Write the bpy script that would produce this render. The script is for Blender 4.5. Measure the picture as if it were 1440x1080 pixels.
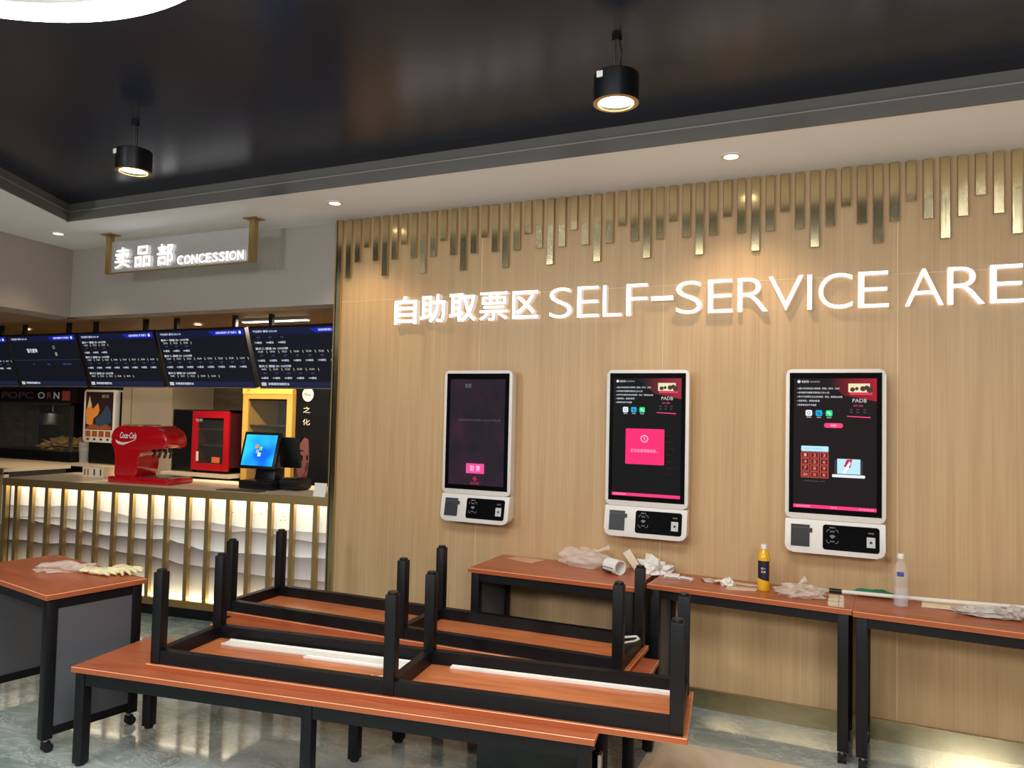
import bpy, bmesh, math, random
from mathutils import Vector, Matrix, noise
random.seed(7)
for o in list(bpy.data.objects):
    bpy.data.objects.remove(o, do_unlink=True)
scene = bpy.context.scene
C = scene.collection
PI = math.pi

# ------------------------------------------------------------------ camera
cam_d = bpy.data.cameras.new('camera'); cam = bpy.data.objects.new('camera', cam_d); C.objects.link(cam)
cam_d.sensor_width = 36.0; cam_d.lens = 26.25; cam_d.clip_start = 0.05; cam_d.clip_end = 60
_r = Vector((0.91150227, 0.41068048, 0.02247578)); _u = Vector((-0.00389848, -0.04601711, 0.99893304)); _f = Vector((-0.41127657, 0.91061736, 0.04034367))
cam.matrix_world = Matrix(((_r.x, _u.x, -_f.x, 0), (_r.y, _u.y, -_f.y, -4.4223), (_r.z, _u.z, -_f.z, 1.6525), (0, 0, 0, 1)))
scene.camera = cam

# ------------------------------------------------------------------ world, exposure, large lights
w = bpy.data.worlds.new('world'); scene.world = w; w.use_nodes = True
w.node_tree.nodes['Background'].inputs[0].default_value = (0.9, 0.95, 1, 1)
w.node_tree.nodes['Background'].inputs[1].default_value = 0.03
scene.cycles.caustics_reflective = False
vs = scene.view_settings
vs.view_transform = 'Standard'; vs.look = 'None'; vs.gamma = 1.0; vs.use_curve_mapping = False
vs.exposure = 0.38

def area(name, loc, size, energy, color=(1, 1, 1), sizey=None, rot=(0, 0, 0), spread=PI):
    d = bpy.data.lights.new(name, 'AREA'); d.energy = energy; d.color = color; d.size = size
    if sizey: d.shape = 'RECTANGLE'; d.size_y = sizey
    d.spread = spread
    o = bpy.data.objects.new(name, d); o.location = loc; o.rotation_euler = rot; C.objects.link(o); return o

def spot(name, loc, energy, color, angle=70, blend=0.6, radius=0.03, rot=(0, 0, 0)):
    d = bpy.data.lights.new(name, 'SPOT'); d.energy = energy; d.color = color
    d.spot_size = math.radians(angle); d.spot_blend = blend; d.shadow_soft_size = radius
    o = bpy.data.objects.new(name, d); o.location = loc; o.rotation_euler = rot; C.objects.link(o); return o

WARM = (1.0, 0.66, 0.34); SOFT = (1.0, 0.84, 0.66); COOL = (0.93, 0.97, 1.0)
# unseen area lights added as lobby fill, behind, beside and above the camera
area('lobby_fill', (-1.2, -6.6, 3.1), 2.4, 95, (1, 0.93, 0.84), 1.2)
area('lobby_fill', (-0.9, -3.3, 3.12), 1.5, 68, (0.93, 0.97, 1), 1.0)  # added out of view over the benches, bounces off the floor onto the soffit
area('lobby_fill', (2.4, -4.6, 3.1), 1.4, 28, (1, 0.93, 0.84), 1.4)
area('lobby_fill', (-5.6, -5.0, 3.1), 1.4, 45, (1, 0.93, 0.84), 1.4)
def bulb(name, loc, energy, color, r):
    d = bpy.data.lights.new(name, 'POINT'); d.energy = energy; d.color = color; d.shadow_soft_size = r
    o = bpy.data.objects.new(name, d); o.location = loc; C.objects.link(o); return o
# unseen point lights added behind the camera to brighten soffit and wall
bulb('lobby_point_fill', (-4.05, -6.6, 2.7), 190, (0.94, 0.97, 1), 0.3)
bulb('lobby_point_fill', (1.45, -6.2, 2.7), 200, (0.94, 0.97, 1), 0.3)
bulb('lobby_point_fill', (-6.2, -5.6, 2.6), 50, (0.94, 0.97, 1), 0.3)
# concession ceiling
area('concession_light', (-4.55, 0.62, 2.405), 0.7, 36, SOFT, 0.08)
area('concession_light', (-7.0, 1.0, 2.40), 1.2, 5, SOFT, 0.3)

# ------------------------------------------------------------------ materials
def s2l(c): return c / 12.92 if c <= 0.04045 else ((c + 0.055) / 1.055) ** 2.4
def rgb(r, g, b): return (s2l(r / 255), s2l(g / 255), s2l(b / 255), 1)
def mat(name, col, rough=0.5, metal=0.0, emit=None, es=0.0, spec=0.5, alpha=1.0, trans=0.0, ior=1.45, coat=0.0):
    m = bpy.data.materials.new(name); m.use_nodes = True
    b = m.node_tree.nodes['Principled BSDF']
    b.inputs['Base Color'].default_value = col; b.inputs['Roughness'].default_value = rough
    b.inputs['Metallic'].default_value = metal; b.inputs['Specular IOR Level'].default_value = spec
    b.inputs['Alpha'].default_value = alpha; b.inputs['Transmission Weight'].default_value = trans; b.inputs['IOR'].default_value = ior
    b.inputs['Coat Weight'].default_value = coat
    if emit: b.inputs['Emission Color'].default_value = emit; b.inputs['Emission Strength'].default_value = es
    return m
def nt(m): return m.node_tree, m.node_tree.nodes, m.node_tree.links, m.node_tree.nodes['Principled BSDF']
def coords(m, scale, kind='Object'):
    t, n, l, b = nt(m)
    tc = n.new('ShaderNodeTexCoord'); mp = n.new('ShaderNodeMapping'); mp.inputs['Scale'].default_value = scale
    l.new(tc.outputs[kind], mp.inputs['Vector']); return mp.outputs['Vector']
def noisy(m, vec, scale, c1, c2, lo=0.3, hi=0.7, detail=4, rough=0.55, dist=0.0):
    t, n, l, b = nt(m)
    x = n.new('ShaderNodeTexNoise'); x.inputs['Scale'].default_value = scale; x.inputs['Detail'].default_value = detail
    x.inputs['Roughness'].default_value = rough; x.inputs['Distortion'].default_value = dist
    l.new(vec, x.inputs['Vector'])
    r = n.new('ShaderNodeValToRGB'); r.color_ramp.elements[0].position = lo; r.color_ramp.elements[1].position = hi
    r.color_ramp.elements[0].color = c1; r.color_ramp.elements[1].color = c2
    l.new(x.outputs['Fac'], r.inputs['Fac']); return r.outputs['Color']
def mixc(m, a, b_, fac, mode='MIX'):
    t, n, l, b = nt(m)
    x = n.new('ShaderNodeMix'); x.data_type = 'RGBA'; x.blend_type = mode
    for sock, v in ((x.inputs[6], a), (x.inputs[7], b_), (x.inputs[0], fac)):
        if hasattr(v, 'links'): l.new(v, sock)
        else: sock.default_value = v
    return x.outputs[2]
def setc(m, out): nt(m)[2].new(out, nt(m)[3].inputs['Base Color'])
def bump(m, out, strength, dist=0.01):
    t, n, l, b = nt(m)
    x = n.new('ShaderNodeBump'); x.inputs['Strength'].default_value = strength; x.inputs['Distance'].default_value = dist
    l.new(out, x.inputs['Height']); l.new(x.outputs['Normal'], b.inputs['Normal'])

# oak wall panelling, thin vertical grain
M_WOODWALL = mat('oak_panel', rgb(196, 160, 112), 0.42)
v = coords(M_WOODWALL, (1, 1, 0.012)); g1 = noisy(M_WOODWALL, v, 95, rgb(186, 150, 108), rgb(205, 171, 126), 0.3, 0.7, 5)
v2 = coords(M_WOODWALL, (1, 1, 0.05)); g2 = noisy(M_WOODWALL, v2, 16, rgb(180, 142, 100), rgb(210, 178, 132), 0.3, 0.7, 3)
setc(M_WOODWALL, mixc(M_WOODWALL, g1, g2, 0.35))
# red-brown desk laminate
def desk_mat(name, c1, c2, c3):
    m = mat(name, c1, 0.32)
    v = coords(m, (0.35, 3.0, 3.0)); a = noisy(m, v, 9, c1, c2, 0.25, 0.75, 6, 0.6, 0.6)
    v = coords(m, (1.0, 2.2, 1)); b = noisy(m, v, 2.2, (1, 1, 1, 1), c3, 0.45, 0.8, 4, 0.6)
    setc(m, mixc(m, a, b, 0.5, 'MULTIPLY')); return m
M_DESK = desk_mat('cherry_laminate', rgb(148, 76, 48), rgb(186, 104, 66), (0.8, 0.7, 0.66, 1))
M_DESKIN = desk_mat('cherry_laminate_underside', rgb(166, 90, 50), rgb(214, 132, 82), (0.8, 0.66, 0.62, 1))
M_EDGEHI = mat('edge_highlight', rgb(236, 172, 128), 0.35)  # highlight along the bevelled top edges, painted as a paler colour
M_EDGE = mat('laminate_edge', rgb(168, 86, 50), 0.3)
M_BLACK = mat('black_powder_coat', rgb(13, 13, 16), 0.45, spec=0.35)
M_BLACKP = mat('black_plastic', rgb(14, 14, 16), 0.35)
M_RUBBER = mat('black_rubber', rgb(18, 18, 18), 0.6)
M_GREYP = mat('grey_laminate', rgb(88, 88, 92), 0.5)
M_STEEL = mat('steel', rgb(170, 170, 168), 0.3, 1.0)
M_CHROME = mat('chrome', rgb(210, 210, 210), 0.12, 1.0)
M_BRASS = mat('brushed_brass', rgb(212, 194, 150), 0.15, 1.0)
v = coords(M_BRASS, (1, 1, 0.02)); bump(M_BRASS, noisy(M_BRASS, v, 160, (0, 0, 0, 1), (1, 1, 1, 1)), 0.06, 0.002)
M_BRASSD = mat('brass_trim', rgb(194, 164, 112), 0.4, 1.0)
M_WHITEW = mat('painted_wall', rgb(168, 159, 150), 0.75)
bump(M_WHITEW, noisy(M_WHITEW, coords(M_WHITEW, (1, 1, 1)), 60, (0, 0, 0, 1), (1, 1, 1, 1)), 0.05, 0.002)
M_SOFFIT = mat('painted_soffit', rgb(240, 243, 246), 0.7)
M_FASCIA = mat('grey_fascia', rgb(108, 104, 100), 0.6)
M_FASCIAHI = mat('fascia_lip_highlight', rgb(160, 154, 146), 0.5)  # bright lip line put into the colour, paler than the fascia
M_GLOSSCEIL = mat('black_gloss_ceiling', rgb(34, 40, 54), 0.22, spec=0.2)
M_CONCCEIL = mat('concession_ceiling', rgb(150, 120, 84), 0.5)
M_BACKW = mat('brown_tile_wall', rgb(104, 90, 72), 0.5)
setc(M_BACKW, noisy(M_BACKW, coords(M_BACKW, (1, 1, 5)), 4, rgb(88, 74, 58), rgb(124, 108, 86)))
M_BEIGEW = mat('beige_column', rgb(176, 160, 136), 0.6)
M_LOBBY = mat('lobby_wall', rgb(84, 78, 72), 0.7)
# marble floor, grey green with a beige field
M_FLOOR = mat('polished_marble', rgb(110, 118, 112), 0.07, spec=0.75)
v = coords(M_FLOOR, (1, 1, 1)); f1 = noisy(M_FLOOR, v, 1.6, rgb(118, 136, 131), rgb(188, 196, 188), 0.3, 0.7, 8, 0.62, 1.2)
f2 = noisy(M_FLOOR, coords(M_FLOOR, (1, 2.4, 1)), 3.2, (1, 1, 1, 1), (0, 0, 0, 1), 0.49, 0.53, 9, 0.65, 2.0)
f3 = noisy(M_FLOOR, coords(M_FLOOR, (1, 2.4, 1)), 3.2, (0, 0, 0, 1), (1, 1, 1, 1), 0.47, 0.50, 9, 0.65, 2.0)
vein = mixc(M_FLOOR, f2, f3, 1.0, 'MULTIPLY')
setc(M_FLOOR, mixc(M_FLOOR, f1, rgb(204, 206, 198), vein))
M_FLOORB = mat('polished_beige_marble', rgb(186, 168, 142), 0.07, spec=0.75)
setc(M_FLOORB, noisy(M_FLOORB, coords(M_FLOORB, (1, 1, 1)), 2.6, rgb(208, 186, 156), rgb(236, 220, 194), 0.3, 0.7, 8, 0.62, 1.2))
M_JOINT = mat('panel_joint', rgb(226, 204, 160), 0.4)
M_PLASTW = mat('white_plastic', rgb(228, 222, 214), 0.32)
M_SEAM = mat('seam_shadow_gap', rgb(110, 104, 98), 0.6)
M_GLASSB = mat('black_glass', rgb(6, 6, 9), 0.05, spec=0.5)
M_RED = mat('red_gloss_plastic', rgb(190, 10, 24), 0.16, coat=0.5)
M_PAPER = mat('white_paper', rgb(232, 228, 218), 0.7)
M_PAPERC = mat('cream_paper', rgb(232, 216, 186), 0.7)
M_STONE = mat('cream_countertop', rgb(228, 210, 182), 0.25)
M_RELIEF = mat('backlit_relief_panel', rgb(226, 218, 204), 0.55)
M_LATEX = mat('cream_latex', rgb(232, 222, 178), 0.5)
M_PRINT = mat('dark_print', rgb(40, 38, 40), 0.6)
M_GREEN = mat('green_cloth', rgb(40, 120, 80), 0.7)
M_RAG = mat('grey_rag', rgb(196, 188, 178), 0.8)
M_GLASS = mat('clear_glass', (0.1, 0.11, 0.11, 1), 0.02, alpha=0.12)
M_PET = mat('clear_bottle_plastic', (0.86, 0.9, 0.98, 1), 0.05, alpha=0.14, spec=0.8)
M_BAG = mat('thin_plastic_bag', rgb(240, 224, 208), 0.25, alpha=0.4, spec=0.7)
M_FROST = mat('frosted_acrylic', rgb(206, 204, 200), 0.4, alpha=0.45)
_em = {}
def E(r, g, b, s=1.0):
    k = (r, g, b, s)
    if k not in _em: _em[k] = mat('lit_%d_%d_%d' % (r, g, b), (0.012, 0.012, 0.012, 1), 0.12, emit=rgb(r, g, b), es=s, spec=0.15)
    return _em[k]
M_SIGNLIT = mat('lit_sign_face', (0.9, 0.9, 0.9, 1), 0.4, emit=(1, 0.99, 1, 1), es=1.5)
M_SIGNSIDE = mat('sign_return', rgb(214, 212, 212), 0.4, emit=(1, 0.98, 1, 1), es=0.22)
M_RINGLIT = mat('lit_ring_diffuser', (0.9, 0.9, 0.9, 1), 0.4, emit=(0.93, 0.97, 1, 1), es=13)
M_WARMLIT = mat('lit_warm_lens', (0.9, 0.9, 0.9, 1), 0.4, emit=(1, 0.84, 0.55, 1), es=14)
M_SPOTLIT = mat('lit_downlight_lens', (0.9, 0.9, 0.9, 1), 0.4, emit=(1, 0.86, 0.7, 1), es=8)
M_LED = mat('lit_led_strip', (0.9, 0.9, 0.9, 1), 0.4, emit=(1, 0.9, 0.66, 1), es=6)

# ------------------------------------------------------------------ mesh builder
class MB:
    def __init__(s): s.bm = bmesh.new(); s.mats = []
    def mi(s, m):
        if m not in s.mats: s.mats.append(m)
        return s.mats.index(m)
    def _tag(s, faces, m):
        i = s.mi(m)
        for f in faces: f.material_index = i
    def box(s, c, d, m, rot=None, bev=0.0, seg=2):
        mw = Matrix.Translation(c) @ (rot.to_4x4() if rot is not None else Matrix()) @ Matrix.Diagonal((d[0], d[1], d[2], 1))
        r = bmesh.ops.create_cube(s.bm, size=1, matrix=mw)
        vs_ = set(r['verts']); fs = [f for f in s.bm.faces if all(v in vs_ for v in f.verts)]
        s._tag(fs, m)
        if bev > 0:
            es = list({e for f in fs for e in f.edges})
            q = bmesh.ops.bevel(s.bm, geom=es, offset=bev, segments=seg, affect='EDGES', profile=0.5)
            s._tag(q['faces'], m)
        return s
    def bb(s, x0, x1, y0, y1, z0, z1, m, bev=0.0, seg=2):
        return s.box(((x0 + x1) / 2, (y0 + y1) / 2, (z0 + z1) / 2), (abs(x1 - x0), abs(y1 - y0), abs(z1 - z0)), m, None, bev, seg)
    def cyl(s, p0, p1, r, m, seg=16, r2=None):
        p0, p1 = Vector(p0), Vector(p1); d = p1 - p0
        mw = Matrix.Translation((p0 + p1) / 2) @ d.to_track_quat('Z', 'Y').to_matrix().to_4x4()
        q = bmesh.ops.create_cone(s.bm, cap_ends=True, segments=seg, radius1=r, radius2=r if r2 is None else r2, depth=d.length, matrix=mw)
        vs_ = set(q['verts']); s._tag([f for f in s.bm.faces if all(v in vs_ for v in f.verts)], m); return s
    def lathe(s, prof, m, seg=24, c=(0, 0, 0), mats=None):
        rings = []
        for (r, z) in prof:
            rings.append([s.bm.verts.new((c[0] + r * math.cos(2 * PI * k / seg), c[1] + r * math.sin(2 * PI * k / seg), c[2] + z)) for k in range(seg)] if r > 1e-6 else [s.bm.verts.new((c[0], c[1], c[2] + z))])
        for i in range(len(rings) - 1):
            a, b = rings[i], rings[i + 1]; fs = []
            for k in range(seg):
                k2 = (k + 1) % seg
                if len(a) == 1 and len(b) == 1: continue
                if len(a) == 1: fs.append(s.bm.faces.new((a[0], b[k2], b[k])))
                elif len(b) == 1: fs.append(s.bm.faces.new((a[k], a[k2], b[0])))
                else: fs.append(s.bm.faces.new((a[k], a[k2], b[k2], b[k])))
            s._tag(fs, mats[i] if mats else m)
        return s
    def tube(s, pts, r, m, seg=8):
        pts = [Vector(p) for p in pts]; rings = []
        rr = r if isinstance(r, (list, tuple)) else [r] * len(pts)
        for i, p in enumerate(pts):
            d = (pts[min(i + 1, len(pts) - 1)] - pts[max(i - 1, 0)]).normalized()
            q = d.to_track_quat('Z', 'Y')
            rings.append([s.bm.verts.new(p + q @ Vector((rr[i] * math.cos(2 * PI * k / seg), rr[i] * math.sin(2 * PI * k / seg), 0))) for k in range(seg)])
        fs = []
        for a, b in zip(rings, rings[1:]):
            for k in range(seg): fs.append(s.bm.faces.new((a[k], a[(k + 1) % seg], b[(k + 1) % seg], b[k])))
        fs.append(s.bm.faces.new(rings[0][::-1])); fs.append(s.bm.faces.new(rings[-1]))
        s._tag(fs, m); return s
    def prism(s, poly, a0, a1, m, axis='z', bev=0.0, seg=2):
        # poly in the two other axes: z -> (x, y); y -> (x, z); x -> (y, z)
        def P(p, a): return (p[0], p[1], a) if axis == 'z' else (p[0], a, p[1]) if axis == 'y' else (a, p[0], p[1])
        A = [s.bm.verts.new(P(p, a0)) for p in poly]; B = [s.bm.verts.new(P(p, a1)) for p in poly]
        n = len(poly); fs = [s.bm.faces.new(A[::-1]), s.bm.faces.new(B)]
        for k in range(n): fs.append(s.bm.faces.new((A[k], A[(k + 1) % n], B[(k + 1) % n], B[k])))
        s._tag(fs, m)
        if bev > 0:
            es = [e for e in {e for f in fs[:2] for e in f.edges}]
            q = bmesh.ops.bevel(s.bm, geom=es, offset=bev, segments=seg, affect='EDGES', profile=0.5)
            s._tag(q['faces'], m)
        return s
    def poly(s, pts, m):
        f = s.bm.faces.new([s.bm.verts.new(p) for p in pts]); s._tag([f], m); return s
    def blob(s, c, d, m, sub=3, amp=0.25, freq=6, seed=0, flat=None):
        q = bmesh.ops.create_icosphere(s.bm, subdivisions=sub, radius=1)
        vs_ = q['verts']
        for v in vs_:
            n = v.co.normalized(); p = n * freq + Vector((seed * 7.3, seed * 3.1, seed * 1.7))
            k = 1 + amp * noise.noise(p) + amp * 0.6 * abs(noise.noise(p * 2.3)) - amp * 0.5 * abs(noise.noise(p * 4.7))
            v.co = Vector((n.x * d[0] * k, n.y * d[1] * k, n.z * d[2] * k))
            if flat is not None and v.co.z < flat: v.co.z = flat + 0.12 * (v.co.z - flat) * 0.0
            v.co += Vector(c)
        st = set(vs_); s._tag([f for f in s.bm.faces if all(v in st for v in f.verts)], m); return s
    def text(s, txt, x0, x1, z0, z1, y, m, depth=0.0, bold=0.0, shear=0.0, keep=False, xf=None, res=3, side=None):
        vs_, fs = text_geo(txt, bold, shear, depth > 0, res)
        if not vs_: return s
        xs = [p[0] for p in vs_]; ys = [p[1] for p in vs_]
        mx, my = min(xs), min(ys); wx = max(max(xs) - mx, 1e-6); wy = max(max(ys) - my, 1e-6)
        sx, sy = (x1 - x0) / wx, (z1 - z0) / wy
        if keep: sx = sy = min(sx, sy)
        nv = []
        for p in vs_:
            q = Vector((x0 + (p[0] - mx) * sx, y - (depth * 0.5 * (p[2] / 0.1 + 1) if depth > 0 else 0), z0 + (p[1] - my) * sy))
            nv.append(s.bm.verts.new(xf @ q if xf is not None else q))
        ff = []
        for f in fs:
            try: ff.append(s.bm.faces.new([nv[i] for i in f]))
            except ValueError: pass
        s._tag(ff, m)
        if side is not None:
            s.bm.normal_update()
            s._tag([f for f in ff if abs(f.normal.y) < 0.5], side)
        return s
    def xform(s, M): s.bm.transform(M); return s
    def build(s, name, parent=None, smooth=False, loc=None):
        bmesh.ops.recalc_face_normals(s.bm, faces=s.bm.faces[:])
        me = bpy.data.meshes.new(name); s.bm.to_mesh(me); s.bm.free()
        for m in s.mats: me.materials.append(m)
        if smooth:
            me.polygons.foreach_set('use_smooth', [True] * len(me.polygons))
            try: me.set_sharp_from_angle(angle=math.radians(smooth if smooth is not True else 35))
            except Exception: pass
        o = bpy.data.objects.new(name, me); C.objects.link(o)
        if parent is not None: o.parent = parent
        if loc is not None: o.location = loc
        return o

_tc = {}
def text_geo(txt, bold, shear, solid, res):
    k = (txt, bold, shear, solid, res)
    if k in _tc: return _tc[k]
    cu = bpy.data.curves.new('t', 'FONT'); cu.body = txt; cu.size = 1; cu.offset = bold; cu.shear = shear; cu.resolution_u = res
    cu.extrude = 0.1 if solid else 0.0
    o = bpy.data.objects.new('t', cu); C.objects.link(o)
    dg = bpy.context.evaluated_depsgraph_get(); ev = o.evaluated_get(dg); me = ev.to_mesh()
    vs_ = [tuple(v.co) for v in me.vertices]; fs = [tuple(p.vertices) for p in me.polygons]
    ev.to_mesh_clear(); bpy.data.objects.remove(o, do_unlink=True); bpy.data.curves.remove(cu)
    _tc[k] = (vs_, fs); return _tc[k]

def tag(o, label, cat, group=None):
    o['label'] = label; o['category'] = cat
    if group: o['group'] = group
    return o
def thing(name, label, cat, loc=(0, 0, 0), rz=0.0, group=None, rx=0.0):
    o = bpy.data.objects.new(name, None); C.objects.link(o); o.location = loc; o.rotation_euler = (rx, 0, rz); o.empty_display_size = 0.1
    return tag(o, label, cat, group)
def struct(o): o['kind'] = 'structure'; return o
ORD = 'first second third fourth fifth sixth seventh eighth ninth tenth eleventh twelfth thirteenth fourteenth fifteenth sixteenth seventeenth eighteenth nineteenth twentieth'.split()
TENS = ['twenty-' + x for x in ORD[:9]]
def ordinal(i): return ORD[i] if i < 20 else TENS[i - 20]
def rrect(x0, x1, z0, z1, r, n=5, rs=None):
    rs = rs or (r, r, r, r); out = []
    for (cx, cz, a, q) in ((x0 + rs[0], z0 + rs[0], PI, rs[0]), (x1 - rs[1], z0 + rs[1], 1.5 * PI, rs[1]), (x1 - rs[2], z1 - rs[2], 0, rs[2]), (x0 + rs[3], z1 - rs[3], 0.5 * PI, rs[3])):
        for k in range(n + 1):
            t = a + k / n * PI / 2; out.append((cx + q * math.cos(t), cz + q * math.sin(t)))
    return out

# ================================================================== SETTING
H = 3.04
b = MB(); b.bb(-11, 4.2, -9.2, 2.4, -0.1, 0, M_FLOOR)
struct(b.build('floor'))
b = MB(); b.bb(-0.9, 4.1, -4.2, -0.52, 0.0, 0.0012, M_FLOORB); struct(b.build('floor_beige_field'))
# oak wall
b = MB(); b.bb(-3.41, 4.2, 0, 0.14, 0, H, M_WOODWALL)
for x in (-2.237, -1.0147, 0.2336, 1.45): b.bb(x - 0.0018, x + 0.0018, -0.0015, 0, 0.11, H - 0.01, M_JOINT)
b.bb(-3.37, 4.0, -0.0015, 0, 2.4405, 2.4435, M_JOINT)
struct(b.build('wall_back'))
b = MB(); b.bb(-3.36, 4.1, -0.012, 0.0, 0, 0.108, M_BRASS); b.bb(-3.36, 4.1, -0.014, 0.0, 0.106, 0.109, M_BRASSD); struct(b.build('baseboard_back'))
b = MB(); b.bb(-3.418, -3.372, -0.022, 0.0, 0, H, M_BRASS); b.bb(-3.43, -3.41, -0.022, 0.2, 0, H, M_BRASSD); struct(b.build('trim_1'))
b = MB(); b.bb(-3.41, -3.27, 0.14, 2.1, 0, 2.43, M_WHITEW); struct(b.build('wall_right_concession'))
# bulkhead over the concession
b = MB(); b.bb(-6.38, -3.43, 0.03, 0.2, 2.435, H, M_WHITEW); struct(b.build('wall_back_concession'))
d = Vector((0.145, -0.9894, 0)); nrm = Vector((-0.9894, -0.145, 0)); p0 = Vector((-6.38, 0.03, 0))
q = [p0, p0 + d * 5, p0 + d * 5 + nrm * 0.35, p0 + nrm * 0.35 + Vector((0, .17, 0))]
b = MB(); b.prism([(a.x, a.y) for a in q], 2.435, H, M_WHITEW); struct(b.build('wall_left'))
# soffit ring and fascia
EY = -0.69
recess = [(-5.42, EY), (-4.98, -1.5), (-4.98, -8.6), (3.6, -8.6), (3.6, EY)]
b = MB()
b.prism([(-7.5, EY), (4.2, EY), (4.2, 0.2), (-7.5, 0.2)], H, H + 0.3, M_SOFFIT)
b.prism([(-7.5, EY), (-7.5, -9.1), (-4.98, -9.1), (-4.98, -1.5), (-5.42, EY)], H, H + 0.3, M_SOFFIT)
struct(b.build('ceiling_soffit'))
def fascia(name, pts, z0, z1, t, m):
    b = MB()
    for (x0, y0), (x1, y1) in pts:
        a, c = Vector((x0, y0, 0)), Vector((x1, y1, 0)); dd = (c - a).normalized(); n = Vector((dd.y, -dd.x, 0)) * t
        b.prism([(a.x, a.y), (c.x, c.y), (c.x + n.x, c.y + n.y), (a.x + n.x, a.y + n.y)], z0, z1, m)
    return struct(b.build(name))
seg = [((-5.44, EY), (3.6, EY)), ((-4.98, -1.5), (-5.42, EY)), ((-4.98, -8.6), (-4.98, -1.5))]
fascia('trim_2', seg, H - 0.002, H + 0.066, 0.012, M_FASCIA)
fascia('trim_3', seg, H + 0.066, H + 0.072, 0.015, M_FASCIAHI)
fascia('trim_4', seg, H + 0.074, H + 0.131, 0.006, M_FASCIA)
b = MB(); b.bb(-8, 4.2, -9.1, EY + 0.2, H + 0.131, H + 0.2, M_GLOSSCEIL); struct(b.build('ceiling'))
b = MB(); b.bb(-11, -3.43, 0.15, 2.1, 2.438, 2.5, M_CONCCEIL); b.prism([(-11, 0.15), (-6.6, 0.15), (-5.95, -4.5), (-11, -4.5)], 2.438, 2.5, M_CONCCEIL); struct(b.build('ceiling_concession'))
b = MB(); b.bb(-11, -3.4, 2.0, 2.1, 0, 2.43, M_BACKW); struct(b.build('wall_rear_concession'))
b = MB(); b.bb(-11.1, -11, -9.2, 2.1, 0, 3.3, M_LOBBY); struct(b.build('wall_left_far'))
b = MB(); b.bb(-11, 4.2, -9.3, -9.2, 0, 3.3, M_LOBBY); struct(b.build('wall_front'))
b = MB(); b.bb(4.2, 4.3, -9.2, 0.1, 0, 3.3, M_LOBBY); struct(b.build('wall_right'))
b = MB(); b.bb(-7.42, -6.66, 1.42, 1.995, 0, 2.43, M_BEIGEW); b.bb(-7.28, -7.275, 1.415, 1.42, 0, 2.43, M_SEAM); struct(b.build('wall_column'))

# ================================================================== OAK WALL: brass bars, lettering, kiosks
nlong = nmid = nshort = 0
for k in range(14):
    x = -3.313 + 0.3138 * k
    L = [('long', x, 2.612)]
    if k < 13: L += [('medium', x + 0.0785, 2.722), ('short', x + 0.157, 2.823), ('medium', x + 0.2353, 2.722)]
    for kind, xx, zb in L:
        b = MB(); b.bb(xx - 0.0225, xx + 0.0225, -0.022, 0, zb, H, M_BRASS, 0.0015, 1)
        o = b.build('brass_bar')
        if kind == 'long': i = nlong; nlong += 1
        elif kind == 'medium': i = nmid; nmid += 1
        else: i = nshort; nshort += 1
        tag(o, '%s brass bar on the oak wall under the soffit, %s %s one from the left' % (kind, ordinal(i), kind), 'wall trim', 'brass bars hanging along the top of the oak wall')

sg = thing('wall_sign', 'lit white lettering reading SELF-SERVICE AREA with Chinese characters on the oak wall', 'sign', (0, 0, 0))
CJ = [('自', -2.892, -2.712, 2.258, 2.452), ('助', -2.685, -2.488, 2.262, 2.456), ('取', -2.458, -2.252, 2.262, 2.452), ('票', -2.230, -2.022, 2.262, 2.450), ('区', -1.990, -1.808, 2.268, 2.448)]
for ch, x0, x1, z0, z1 in CJ:
    MB().text(ch, x0, x1, z0, z1, -0.004, M_SIGNLIT, side=M_SIGNSIDE, depth=0.035, bold=0.006 if ch == '票' else 0.014, res=4).build('character', sg)
LT = [('S', -1.733, -1.584), ('E', -1.547, -1.408), ('L', -1.381, -1.263), ('F', -1.233, -1.105), ('-', -1.082, -0.951), ('S', -0.932, -0.782), ('E', -0.747, -0.610), ('R', -0.581, -0.417), ('V', -0.413, -0.233), ('I', -0.211, -0.187), ('C', -0.153, 0.016), ('E', 0.044, 0.19), ('A', 0.267, 0.442), ('R', 0.461, 0.623), ('E', 0.647, 0.788), ('A', 0.81, 0.985)]
for ch, x0, x1 in LT:
    z0, z1 = (2.349, 2.374) if ch == '-' else (2.264, 2.456)
    if ch == 'I' or ch == '-':
        MB().bb(x0, x1, -0.035, -0.004, z0, z1, M_SIGNSIDE).bb(x0, x1, -0.036, -0.035, z0, z1, M_SIGNLIT).build('letter', sg)
    else:
        MB().text(ch, x0, x1, z0, z1, -0.004, M_SIGNLIT, side=M_SIGNSIDE, depth=0.032, bold=-0.014, res=6).build('letter', sg)

def disc(b, cx, cz, r, y, m, n=18, rin=0.0):
    if rin <= 0: b.poly([(cx + r * math.cos(2 * PI * k / n), y, cz + r * math.sin(2 * PI * k / n)) for k in range(n)], m)
    else:
        for k in range(n):
            a, c = 2 * PI * k / n, 2 * PI * (k + 1) / n
            b.poly([(cx + r * math.cos(a), y, cz + r * math.sin(a)), (cx + r * math.cos(c), y, cz + r * math.sin(c)), (cx + rin * math.cos(c), y, cz + rin * math.sin(c)), (cx + rin * math.cos(a), y, cz + rin * math.sin(a))], m)

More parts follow.
